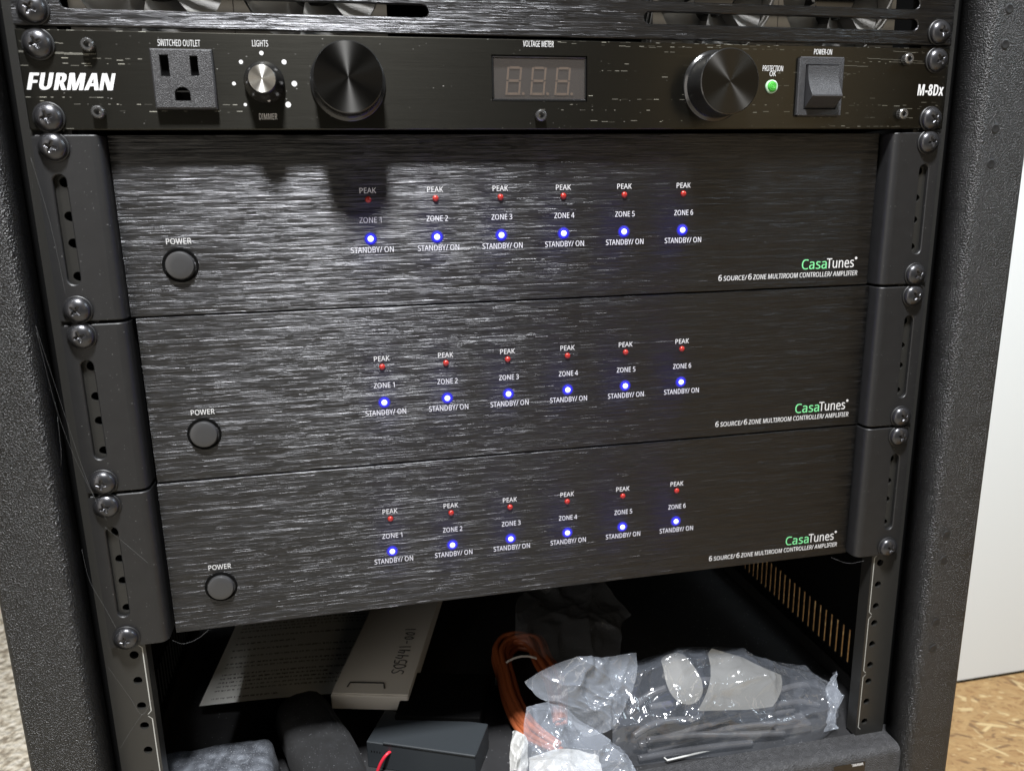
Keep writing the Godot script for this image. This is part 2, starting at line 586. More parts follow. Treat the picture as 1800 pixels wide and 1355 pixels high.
func area_light(called: String, at: Vector3, target: Vector3, size: Vector2, c: Color, energy: float) -> void:
	var l := AreaLight3D.new()
	l.name = called
	add_child(l)
	l.area_size = size
	l.light_color = c
	l.light_energy = energy
	l.shadow_enabled = true
	l.look_at_from_position((at + Vector3(0, UP, 0)) * 0.001, (target + Vector3(0, UP, 0)) * 0.001)

# ---------------------------------------------------------------- the room
func room() -> void:
	O = Vector3.ZERO
	var st := begin()
	quad(st, Vector3(-3000, 0, 2500), Vector3(3000, 0, 2500), Vector3(3000, 0, -3500), Vector3(-3000, 0, -3500))
	done(st, "carpet_floor", M.carpet, self).set_meta("kind", "structure")
	st = begin()
	box(st, Vector3(240, 4, -474), Vector3(1700, 16, 700), 1.0)
	done(st, "plywood_floor", M.strand_board, self).set_meta("kind", "structure")
	st = begin()
	box(st, Vector3(400, 16.02, -560), Vector3(2200, 2300, -475), 3.0)
	var w := done(st, "wall", M.wall_paint, self)
	w.set_meta("label", "white painted wall behind the rack on the right"); w.set_meta("category", "wall")

func slot_glow_sheet() -> void:  # added for the brown glow seen through the rack's side slots
	thing("slot_glow_sheet", "brown plywood sheet added beyond the rack to give its side slots their brown glow", "plywood sheet", Vector3(480, -804, -460))
	var st := begin()
	box(st, Vector3(-160, 0, -6), Vector3(160, 340, 6), 0.8, Transform3D(Basis(Vector3.RIGHT, -0.05), Vector3(480, -803.5, -452)))
	done(st, "sheet", M.strand_board, get_node("slot_glow_sheet"))

func post_outline(s: float) -> PackedVector2Array:   # the upright's section: reveal, large rounded inner edge, front, outer side
	var p := PackedVector2Array()
	p.append(Vector2(249.5, -4))
	for i in 9:
		var a := PI - i / 8.0 * PI / 2
		p.append(Vector2(248.5 + 5 + cos(a) * 5, 20 - 5 + sin(a) * 5))
	for i in 7:
		var a := PI / 2 - i / 6.0 * PI / 2
		p.append(Vector2(282 - 3 + cos(a) * 3, 20 - 3 + sin(a) * 3))
	p.append(Vector2(282, -34)); p.append(Vector2(279, -34)); p.append(Vector2(279, -4))
	if s < 0:
		for i in p.size(): p[i].x = -p[i].x
		p.reverse()
	p.reverse()
	return p

func rack() -> void:
	var t := thing("rack_cabinet", "black textured metal equipment rack holding the amplifiers, its front posts along both sides", "equipment rack", Vector3(0, -804, 0))
	for s: float in [-1.0, 1.0]:
		var st := begin()
		var ol := post_outline(s)
		prism(st, ol, -804, 190, 0, ol.size())
		done(st, "front_post", M.powder_coat, t)
	# bottom rail and the panel below it
	var st := begin()
	var prof := [Vector2(-450, -5), Vector2(-448.5, -5)]
	for i in 9:
		var a := PI / 2 - i / 8.0 * PI / 2
		prof.append(Vector2(-448.5 - 6 + sin(a) * 6, 8 + cos(a) * 6))
	prof.append(Vector2(-804, 14)); prof.append(Vector2(-804, 11)); prof.append(Vector2(-452, 11)); prof.append(Vector2(-452, -5))
	for i in prof.size():
		var a: Vector2 = prof[i]
		var b: Vector2 = prof[(i + 1) % prof.size()]
		st.set_smooth_group(1 if i > 0 and i < 11 else 0xFFFFFFFF)
		quad(st, Vector3(-248.2, a.x, a.y), Vector3(-248.2, b.x, b.y), Vector3(248.2, b.x, b.y), Vector3(248.2, a.x, a.y))
	done(st, "bottom_rail", M.dusty_powder, t)
	st = begin()
	box(st, Vector3(-256, -456, -425), Vector3(256, -451, -5.5), 0.3)
	done(st, "shelf_floor", M.dusty_floor, t)
	st = begin()
	box(st, Vector3(-279, -804, -433), Vector3(279, 190, -428), 0.3)
	done(st, "rear_panel", M.deep_black, t)
	st = begin()
	box(st, Vector3(-279, 187, -428), Vector3(279, 190, -4), 0.3)
	done(st, "top_panel", M.deep_black, t)
	# inner side walls; the right one is cut by a row of upright vent slots
	for s: float in [-1.0, 1.0]:
		st = begin()
		box(st, Vector3(minf(s * 256, s * 258), -404, -427), Vector3(maxf(s * 256, s * 258), 186, -22), 0.2)
		box(st, Vector3(minf(s * 256, s * 258), -451, -427), Vector3(maxf(s * 256, s * 258), -433, -22), 0.2)
		done(st, "side_wall", M.deep_black, t)
		st = begin()
		box(st, Vector3(minf(s * 254, s * 256), -452, -427), Vector3(maxf(s * 254, s * 256), -440, -22), 0.4)
		done(st, "side_ledge", M.matte_black, t)
		var z := -22.0
		for k in 38:   # the bars between the slots
			var z1 := -52.0 - k * 7.7
			st = begin()
			box(st, Vector3(minf(s * 256, s * 258), -433, z1), Vector3(maxf(s * 256, s * 258), -404, z), 0.2)
			done(st, "vent_bar", M.deep_black, t)
			z = z1 - 3.7
		st = begin()
		box(st, Vector3(minf(s * 256, s * 258), -433, -427), Vector3(maxf(s * 256, s * 258), -404, z), 0.2)
		done(st, "vent_bar", M.deep_black, t)
	# rack rails with threaded holes on the standard spacing
	for s: float in [-1.0, 1.0]:
		st = begin()
		var x0 := minf(s * 224.5, s * 246.0)
		var x1 := maxf(s * 224.5, s * 246.0)
		var holes := []
		for u in range(-2, 11):
			for o in [6.35, 22.225, 38.1]: holes.append(-u * 44.45 - o)
		holes.sort()
		var y := -449.0
		for k in holes.size():
			var h: float = holes[k]
			if h < -446: continue
			var top: float = (h + holes[k + 1]) / 2 if k + 1 < holes.size() else h + 6
			holed(st, Vector2(x0, y), Vector2(x1, top), circle(Vector2(s * 230.8, h), 2.35), -3.0, 2.6)
			y = top
		quad(st, Vector3(s * 224.5, -449, -3), Vector3(s * 224.5, y, -3), Vector3(s * 224.5, y, -13), Vector3(s * 224.5, -449, -13))
		quad(st, Vector3(s * 246, y, -3), Vector3(s * 246, -449, -3), Vector3(s * 246, -449, -16), Vector3(s * 246, y, -16))
		var rail := done(st, "rack_rail", M.rail_black, t)
		st = begin()
		box(st, Vector3(minf(s * 226, s * 240), -449, -9), Vector3(maxf(s * 226, s * 240), y, -7.5), 0.2)
		done(st, "rail_back", M.deep_black, rail)
		for u in range(0, 10):   # the printed bracket that marks each unit
			st = begin()
			var xi := s * 226.2
			var a := Vector3(xi, -u * 44.45 - 2.6, -2.95)
			var b := Vector3(xi, -u * 44.45 - 41.9, -2.95)
			var w := Vector3(0.45, 0, 0)
			var hook := Vector3(s * 1.9, 0, 0)
			rect(st, Vector2(a.x - 0.28, b.y), Vector2(a.x + 0.28, a.y), -2.94)
			quad(st, a + hook + Vector3(-0.28, 2.0, 0), a + Vector3(-0.28, 0, 0), a + Vector3(0.28, 0, 0), a + hook + Vector3(0.28, 2.0, 0))
			quad(st, b + Vector3(-0.28, 0, 0), b + hook + Vector3(-0.28, -2.0, 0), b + hook + Vector3(0.28, -2.0, 0), b + Vector3(0.28, 0, 0))
			done(st, "unit_mark", M.mark_white, rail)
		# strip between the rail and the post, with its keyholes
		st = begin()
		box(st, Vector3(minf(s * 246.5, s * 256.5), -804, -22), Vector3(maxf(s * 246.5, s * 256.5), 186, -12), 0.2)
		done(st, "rail_bracket", M.deep_black, t)
	# rivets in the right post
	for y in [17.0, -1.0, -45.0, -64.0, -290.6, -308.2, -352.3, -371.4]:
		st = begin()
		lathe(st, Vector3(258.7, y, 19.6), [Vector2(2.9, 0), Vector2(2.7, 0.55), Vector2(2.1, 0.85), Vector2(1.5, 0.75), Vector2(0.001, 0.6)], 20)
		done(st, "rivet", M.satin_black, t)
	# small maker's sticker on the front of the bottom rail
	st = begin()
	box(st, Vector3(197, -463, 14), Vector3(221, -455, 14.2), 0.05)
	var stick := done(st, "sticker", M.gloss_black, t)
	lettering(stick, "printing", "www.", Transform3D(Basis(Vector3.BACK, PI), Vector3(219.5, -455.6, 14.2)), 9, 2.0, M.print_white, "Droid Sans", 700)

# ---------------------------------------------------------------- screws
var screw_mesh: Mesh
var washer_mesh: Mesh
func make_screw_meshes() -> void:
	O = Vector3.ZERO
	var st := begin(true)
	var n := 72
	var rings := 26
	var at := func(i: int, k: int) -> Vector3:
		var r := 6.2 * i / rings
		var a := TAU * k / n
		var p := Vector2.from_angle(a) * r
		var z := 0.6 + 3.7 * sqrt(maxf(0.0, 1.0 - pow(r / 6.25, 2.0)))
		var d := 10.0
		for q in [Vector2(absf(p.x), absf(p.y)), Vector2(absf(p.y), absf(p.x))]:
			if q.x < 2.7: d = minf(d, q.y - lerpf(0.75, 0.5, q.x / 2.7))
		z -= 1.9 * smoothstep(0.22, -0.1, d) * clampf(1.0 - r / 3.6, 0.25, 1.0)
		return Vector3(p.x, p.y, z)
	for i in rings:
		for k in n:
			quad(st, at.call(i, k), at.call(i + 1, k), at.call(i + 1, k + 1), at.call(i, k + 1))
	for k in n:
		var a: Vector3 = at.call(rings, k)
		var b: Vector3 = at.call(rings, k + 1)
		quad(st, Vector3(a.x, a.y, 0), Vector3(b.x, b.y, 0), b, a)
	st.generate_normals()
	screw_mesh = st.commit()
	st = begin()
	lathe(st, Vector3.ZERO, [Vector2(6.9, -0.1), Vector2(6.9, 0.75), Vector2(6.6, 1.0), Vector2(4.5, 1.0)], 40)
	st.generate_normals()
	washer_mesh = st.commit()

func screw(parent: Node3D, x: float, y: float) -> void:
	var o := MeshInstance3D.new()
	o.mesh = screw_mesh
	o.material_override = M.screw_black
	put(o, "rack_screw", parent)
	o.position = (Vector3(x, y, 0.5) - O) * 0.001
	o.rotation.z = rng.randf() * TAU
	var w := MeshInstance3D.new()
	w.mesh = washer_mesh
	w.material_override = M.satin_black
	put(w, "washer", o)
	w.position.z = -0.0005

func socket_screw(parent: Node3D, x: float, y: float, z: float) -> void:
	var st := begin()
	var hexa := PackedVector2Array()
	lathe(st, Vector3(x, y, z), [Vector2(2.7, 0), Vector2(2.7, 3.4), Vector2(2.35, 3.8), Vector2(1.55, 3.8), Vector2(1.35, 3.5), Vector2(1.3, 1.6), Vector2(0.001, 1.4)], 24)
	for k in 18:   # knurled side
		var a := TAU * k / 18
		st.set_smooth_group(0xFFFFFFFF)
		box(st, Vector3(2.6, -0.22, 0.3), Vector3(2.95, 0.22, 3.2), 0.1, Transform3D(Basis(Vector3.BACK, a), Vector3(x, y, z)))
	done(st, "socket_screw", M.socket_steel, parent)

# ---------------------------------------------------------------- vent panel with its fans
func vent_panel() -> void:
	var t := thing("fan_panel", "black brushed fan panel with long slots at the top of the rack", "fan panel", Vector3(0, 1.6, 0))
	UV = Vector2(1 / 420.0, 1 / 90.0)
	var st := begin()
	var y0 := 1.6
	var y1 := 88.0
	var spans := [[-221.0, -55.3], [57.0, 218.8]]
	for r in 7:
		var a := 7.0 + r * 10.9
		var b := a + 10.9
		for k in 2:
			holed(st, Vector2(spans[k][0] - 4, a), Vector2(spans[k][1] + 4, b), stadium(Vector2((spans[k][0] + spans[k][1]) / 2, a + 4.9), Vector2((spans[k][1] - spans[k][0]) / 2 + 0.45, 3.4)), 0, 0)
			slot_edge(st, stadium(Vector2((spans[k][0] + spans[k][1]) / 2, a + 4.9), Vector2((spans[k][1] - spans[k][0]) / 2 + 0.45, 3.4)), stadium(Vector2((spans[k][0] + spans[k][1]) / 2, a + 4.9), Vector2((spans[k][1] - spans[k][0]) / 2, 2.95)), 0, 2.5)
	var top := 7.0 + 7 * 10.9
	for k in [[-241.3, spans[0][0] - 4], [spans[0][1] + 4, spans[1][0] - 4], [spans[1][1] + 4, 241.3]]:
		rect(st, Vector2(k[0], 7.0), Vector2(k[1], top), 0)
	rect(st, Vector2(-241.3, y0 + 0.4), Vector2(241.3, 7.0), 0)
	rect(st, Vector2(-241.3, top), Vector2(241.3, y1), 0)
	quad(st, Vector3(-241.3, y0, -2.5), Vector3(241.3, y0, -2.5), Vector3(241.3, y0, -0.4), Vector3(-241.3, y0, -0.4))
	quad(st, Vector3(-241.3, y0, -0.4), Vector3(241.3, y0, -0.4), Vector3(241.3, y0 + 0.4, 0), Vector3(-241.3, y0 + 0.4, 0))
	quad(st, Vector3(241.3, y0, -2.5), Vector3(241.3, y1, -2.5), Vector3(241.3, y1, 0), Vector3(241.3, y0, 0))
	quad(st, Vector3(-241.3, y0, 0), Vector3(-241.3, y1, 0), Vector3(-241.3, y1, -2.5), Vector3(-241.3, y0, -2.5))
	done(st, "faceplate", M.brushed_black_1, t)
	UV = Vector2(0.01, 0.01)
	for x in [-183.0, -111.0, 99.0, 171.0]:
		var cy := 29.0
		st = begin()
		holed(st, Vector2(x - 35.8, cy - 35.8), Vector2(x + 35.8, cy + 35.8), circle(Vector2(x, cy), 34, 40), -4, 16)
		for e in [[-1, 0], [1, 0], [0, -1], [0, 1]]:
			var p := Vector2(x, cy) + Vector2(e[0], e[1]) * 35.8
			var q := Vector2(-e[1], e[0]) * 35.8
			quad(st, Vector3(p.x - q.x, p.y - q.y, -20), Vector3(p.x + q.x, p.y + q.y, -20), Vector3(p.x + q.x, p.y + q.y, -4), Vector3(p.x - q.x, p.y - q.y, -4))
		var fan := done(st, "fan_frame", M.fan_grey, t)
		st = begin()
		for sx in [-1, 1]:   # corner bosses and ribs
			for sy in [-1, 1]:
				lathe(st, Vector3(x + sx * 31.5, cy + sy * 31.5, -4), [Vector2(3.4, 0), Vector2(3.2, 1.2), Vector2(1.8, 1.2), Vector2(1.6, -2)], 16)
				for k in 4:
					st.set_smooth_group(0xFFFFFFFF)
					box(st, Vector3(-0.5, -7, -0.1), Vector3(0.5, 3, 1.5), 0.2, Transform3D(Basis(Vector3.BACK, -sx * sy * 0.7), Vector3(x + sx * (26.5 - k * 2.2), cy + sy * 31.0, -4)))
		done(st, "corner_ribs", M.fan_grey, fan)
		st = begin()
		lathe(st, Vector3(x, cy, -8), [Vector2(14, -12), Vector2(14, -1), Vector2(13, 0), Vector2(0.001, 0)], 32)
		done(st, "hub", M.gloss_black, fan)
		for k in 7:
			st = begin(true)
			for i in 8:
				var a0 := TAU * k / 7 + i * 0.115
				var a1 := a0 + 0.115
				var z0 := -7.0 - i * 1.4
				quad(st, Vector3(x + cos(a0) * 13, cy + sin(a0) * 13, z0), Vector3(x + cos(a0) * 33, cy + sin(a0) * 33, z0), Vector3(x + cos(a1) * 33, cy + sin(a1) * 33, z0 - 1.4), Vector3(x + cos(a1) * 13, cy + sin(a1) * 13, z0 - 1.4))
			done(st, "blade", M.fan_blade, fan)
		st = begin()
		rect(st, Vector2(x - 35, cy - 35), Vector2(x + 35, cy + 35), -20.5)
		done(st, "grille_back", M.fan_grey, fan)
	for x in [-232.3, 232.3]:
		screw(t, x, 8.2)
		screw(t, x, 81.5)

# ---------------------------------------------------------------- power conditioner
func spun_knob(parent: Node3D, x: float, y: float, prof_side: Array, r: float, z: float, side: String, face: String) -> void:
	var st := begin()
	lathe(st, Vector3(x, y, 0), prof_side, 64)
	var k := done(st, "knob", M[side], parent)
	st = begin()
	lathe(st, Vector3(x, y, 0), [Vector2(r, z), Vector2(r * 0.66, z + 0.01), Vector2(r * 0.33, z + 0.02), Vector2(0.05, z + 0.03)], 96, true)
	done(st, "knob_face", M[face], k, true)

func conditioner() -> void:
	var t := thing("power_conditioner", "black one-unit power conditioner with round knobs, outlet and voltage meter, above the amplifiers", "power conditioner", Vector3(0, -43.7, 0))
	UV = Vector2(1 / 482.6, 1 / 44.0)
	var st := begin()
	var b := -43.3
	var e := 0.35
	# front cut for the meter's window
	rect(st, Vector2(-241.3 + e, b + e), Vector2(-40, -e), 0)
	holed(st, Vector2(-40, b + e), Vector2(40, -e), rect_poly(Vector2(-24.3, -29.7), Vector2(26.1, -7.4)), 0, 3.0)
	rect(st, Vector2(40, b + e), Vector2(241.3 - e, -e), 0)
	quad(st, Vector3(-241.3 + e, -e, 0), Vector3(241.3 - e, -e, 0), Vector3(241.3, 0, -e), Vector3(-241.3, 0, -e))
	quad(st, Vector3(-241.3, b, -e), Vector3(241.3, b, -e), Vector3(241.3 - e, b + e, 0), Vector3(-241.3 + e, b + e, 0))
	quad(st, Vector3(-241.3, 0, -e), Vector3(241.3, 0, -e), Vector3(241.3, 0, -3), Vector3(-241.3, 0, -3))
	quad(st, Vector3(-241.3, b, -3), Vector3(241.3, b, -3), Vector3(241.3, b, -e), Vector3(-241.3, b, -e))
	for s: float in [-1.0, 1.0]:
		quad(st, Vector3(s * 241.3, b, -e), Vector3(s * 241.3, b, -3), Vector3(s * 241.3, 0, -3), Vector3(s * 241.3, 0, -e))
		quad(st, Vector3(s * (241.3 - e), b + e, 0), Vector3(s * 241.3, b, -e), Vector3(s * 241.3, 0, -e), Vector3(s * (241.3 - e), -e, 0))
	done(st, "faceplate", M.brushed_worn, t, true)
	UV = Vector2(0.01, 0.01)
	st = begin()
	box(st, Vector3(-215, b + 0.5, -260), Vector3(215, -9, -38), 0.5)
	box(st, Vector3(-215, b + 0.5, -38), Vector3(215, b + 2, -3.1), 0.2)
	done(st, "chassis", M.deep_black, t)
	# outlet
	st = begin()
	var z := 4.0
	var x0 := -185.0
	var x1 := -157.6
	var yt := -7.9
	var yb := -34.3
	var c := 0.7
	var mid := -172.3
	holed(st, Vector2(x0 + c, -22.0), Vector2(mid, yt - c), rect_poly(Vector2(-181.0, -20.0), Vector2(-177.0, -10.5)), z, 3.5)
	holed(st, Vector2(mid, -22.0), Vector2(x1 - c, yt - c), rect_poly(Vector2(-167.8, -19.7), Vector2(-164.2, -10.9)), z, 3.5)
	var d := PackedVector2Array([Vector2(-176.0, -30.7), Vector2(-169.0, -30.7)])
	for i in 11:
		d.append(Vector2(-172.5, -27.6) + Vector2.from_angle(PI * i / 10.0) * Vector2(3.5, 3.1))
	holed(st, Vector2(x0 + c, yb + c), Vector2(x1 - c, -22.0), d, z, 3.5)
	var lo := [Vector3(x0 + c, yb + c, z), Vector3(x1 - c, yb + c, z), Vector3(x1 - c, yt - c, z), Vector3(x0 + c, yt - c, z)]
	var hi := [Vector3(x0, yb, z - c), Vector3(x1, yb, z - c), Vector3(x1, yt, z - c), Vector3(x0, yt, z - c)]
	for i in 4:
		var j := (i + 1) % 4
		quad(st, lo[j], lo[i], hi[i], hi[j])
		quad(st, hi[j], hi[i], Vector3(hi[i].x, hi[i].y, 0), Vector3(hi[j].x, hi[j].y, 0))
	var outlet := done(st, "outlet", M.textured_plastic, t)
	st = begin()
	rect(st, Vector2(x0 + 1, yb + 1), Vector2(x1 - 1, yt - 1), 0.45)
	done(st, "outlet_back", M.deep_black, outlet)
	st = begin()
	box(st, Vector3(-175.4, -26.6, 0.5), Vector3(-169.6, -26.0, 2.6), 0.1)
	done(st, "contact", M.socket_steel, outlet)
	# dimmer
	spun_knob(t, -135.4, -21.8, [Vector2(9.4, 0.1), Vector2(9.4, 2.2), Vector2(8.9, 3.2), Vector2(6.9, 11.5), Vector2(6.4, 12.6), Vector2(6.1, 12.8), Vector2(6.0, 12.9)], 6.05, 12.95, "gloss_black", "spun_silver")
	st = begin()
	lathe(st, Vector3(-133.9, -30.1, 4.0), [Vector2(0.8, -1.2), Vector2(0.8, 0.1), Vector2(0.001, 0.25)], 16)
	done(st, "knob_dot", M.print_white, t)
	for p in [[-135.7, -8.6, 1.0], [-145.4, -12.7, 0.95], [-125.6, -12.4, 1.15], [-149.5, -22.4, 0.85], [-121.6, -22.2, 1.3], [-145.2, -31.9, 0.75], [-125.3, -31.8, 1.35]]:
		st = begin()
		lathe(st, Vector3(p[0], p[1], 0), [Vector2(p[2], 0.02), Vector2(p[2], 0.1), Vector2(0.001, 0.11)], 20)
		done(st, "scale_dot", M.print_white, t)
	# the two large knobs
	for x in [-96.0, 97.6]:
		var side := [Vector2(18.2, 0.05), Vector2(18.2, 1.0), Vector2(17.6, 1.6), Vector2(17.0, 1.9), Vector2(16.7, 2.2), Vector2(16.4, 16.8), Vector2(16.25, 17.6), Vector2(15.8, 18.0)]
		spun_knob(t, x, -21.4, side, 15.8, 18.02, "gloss_black", "spun_black")
	# voltage meter
	st = begin()
	for k in [[-24.3, -8.6, 26.1, -7.4], [-24.3, -29.7, 26.1, -28.3], [-24.3, -28.3, -22.9, -8.6], [24.9, -28.3, 26.1, -8.6]]:
		box(st, Vector3(k[0] + 0.25, k[1] + 0.05, -2.6), Vector3(k[2] - 0.25, k[3] - 0.05, -0.35), 0.35)
	var meter := done(st, "meter_bezel", M.gloss_black, t)
	st = begin()
	rect(st, Vector2(-24, -29.5), Vector2(26, -7.6), -2.9)
	done(st, "meter_back", M.meter_back, meter)
	st = begin()
	rect(st, Vector2(-23, -28.4), Vector2(25, -8.5), -0.8)
	done(st, "meter_pane", M.smoked_pane, meter)
	for k in 3:
		var cx := -12.4 + k * 13.0
		var f := func(x: float, y: float) -> Vector3: return Vector3(cx + x + (y + 19.3) * 0.1, y, -2.45)
		for s in [[-2.6, -12.4, 2.6, -13.6], [-2.6, -18.7, 2.6, -19.9], [-2.6, -25.1, 2.6, -26.3], [-3.9, -12.8, -2.8, -19.0], [2.8, -12.8, 3.9, -19.0], [-3.9, -19.6, -2.8, -26.2], [2.8, -19.6, 3.9, -26.2]]:
			st = begin()
			var a: Vector3 = f.call(s[0], s[3]); var b2: Vector3 = f.call(s[2], s[3]); var c2: Vector3 = f.call(s[2], s[1]); var d2: Vector3 = f.call(s[0], s[1])
			quad(st, a, b2, c2, d2)
			var back := Vector3(0, 0, -0.4)
			quad(st, a + back, b2 + back, b2, a); quad(st, d2, c2, c2 + back, d2 + back)
			done(st, "digit_segment", M.digit_cream, meter)
		st = begin()
		lathe(st, Vector3(cx + 4.9, -25.6, -2.8), [Vector2(0.8, 0), Vector2(0.8, 0.35), Vector2(0.001, 0.36)], 14)
		done(st, "decimal_point", M.digit_cream, meter)
	# protection light
	st = begin()
	lathe(st, Vector3(131.0, -21.4, 0), [Vector2(3.6, 0.02), Vector2(3.5, 0.9), Vector2(2.9, 1.2), Vector2(2.6, 0.9)], 32)
	var led := done(st, "protection_led", M.clear_rim, t)
	st = begin()
	lathe(st, Vector3(131.0, -21.4, 0), [Vector2(2.65, 0.3), Vector2(2.6, 1.2), Vector2(2.1, 1.9), Vector2(1.7, 2.0), Vector2(1.55, 1.8), Vector2(1.3, 2.15), Vector2(0.9, 2.2), Vector2(0.75, 2.0), Vector2(0.001, 2.3)], 32)
	done(st, "led_lens", M.green_core, led)
	# rocker switch
	st = begin()
	holed(st, Vector2(146.6, -36.2), Vector2(172.8, -6.5), rect_poly(Vector2(149.8, -33.3), Vector2(169.8, -10.0)), 2.4, 2.2)
	for p in [[Vector2(146.6, -36.2), Vector2(172.8, -36.2)], [Vector2(172.8, -36.2), Vector2(172.8, -6.5)], [Vector2(172.8, -6.5), Vector2(146.6, -6.5)], [Vector2(146.6, -6.5), Vector2(146.6, -36.2)]]:
		var n := Vector2(p[1] - p[0]).orthogonal().normalized() * -0.5
		n = -n
		var o0: Vector2 = p[0] + n.rotated(0); var o1: Vector2 = p[1] + n
		quad(st, Vector3(p[0].x, p[0].y, 2.4), Vector3(o0.x, o0.y, 1.9), Vector3(o1.x, o1.y, 1.9), Vector3(p[1].x, p[1].y, 2.4))
		quad(st, Vector3(o0.x, o0.y, 1.9), Vector3(o0.x, o0.y, 0), Vector3(o1.x, o1.y, 0), Vector3(o1.x, o1.y, 1.9))
	var sw := done(st, "power_switch", M.textured_plastic, t)
	st = begin()
	var prof := [Vector2(-33.0, 1.2), Vector2(-27.6, 8.4), Vector2(-27.0, 8.8), Vector2(-26.2, 8.7)]
	for i in 9:
		var k := (i + 1) / 9.0
		prof.append(Vector2(lerpf(-26.2, -10.6, k), 8.7 - 5.2 * k - 1.6 * sin(PI * k)))
	prof.append(Vector2(-10.3, 1.2))
	for i in prof.size() - 1:
		var p: Vector2 = prof[i]
		var q: Vector2 = prof[i + 1]
		st.set_smooth_group(2 if i >= 3 and i < 12 else 0xFFFFFFFF)
		quad(st, Vector3(150.7, p.x, p.y), Vector3(169.1, p.x, p.y), Vector3(169.1, q.x, q.y), Vector3(150.7, q.x, q.y))
		st.set_smooth_group(0xFFFFFFFF)
		quad(st, Vector3(169.1, p.x, p.y), Vector3(169.1, p.x, 1.2), Vector3(169.1, q.x, 1.2), Vector3(169.1, q.x, q.y))
		quad(st, Vector3(150.7, p.x, p.y), Vector3(150.7, q.x, q.y), Vector3(150.7, q.x, 1.2), Vector3(150.7, p.x, 1.2))
	done(st, "rocker", M.textured_plastic, sw)
	st = begin()
	rect(st, Vector2(149.5, -33.5), Vector2(170, -9.8), 0.25)
	done(st, "switch_back", M.deep_black, sw)
	for p in [[-211.2, -6.6], [-210.6, -35.7], [0.7, -36.8], [212.8, -6.3], [212.5, -35.5]]:
		socket_screw(t, p[0], p[1], 0)
	# printing
	lettering(t, "logo", "FURMAN", flat_at(-239.4, -25.8, 0.02), 38.0, 7.3, M.print_white, "Droid Sans", 700, 0.30)
	lettering(t, "logo", "FURMAN", flat_at(-239.9, -25.9, 0.03), 38.0, 7.4, M.print_white, "Droid Sans", 700, 0.30)
	for p in [["SWITCHED OUTLET", -181.7, -6.2, 18.8, 2.8], ["LIGHTS", -139.6, -5.7, 7.4, 2.8], ["DIMMER", -139.4, -38.7, 8.6, 2.8], ["VOLTAGE METER", -7.9, -3.4, 16.2, 2.8], ["PROTECTION", 125.3, -13.4, 12.2, 2.8], ["OK", 129.6, -16.0, 3.8, 2.6], ["POWER-ON", 155.5, -4.5, 11.0, 2.8]]:
		lettering(t, "printed_label", p[0], flat_at(p[1], p[2], 0.02), p[3], p[4], M.print_white, "Droid Sans", 400, 0.04)
	lettering(t, "model_name", "M-8Dx", flat_at(222.5, -25.3, 0.02), 17.0, 6.0, M.print_white, "Droid Sans", 700, 0.05)
	for x in [-232.3, 232.3]:
		screw(t, x, -6.4)
		screw(t, x, -38.0)

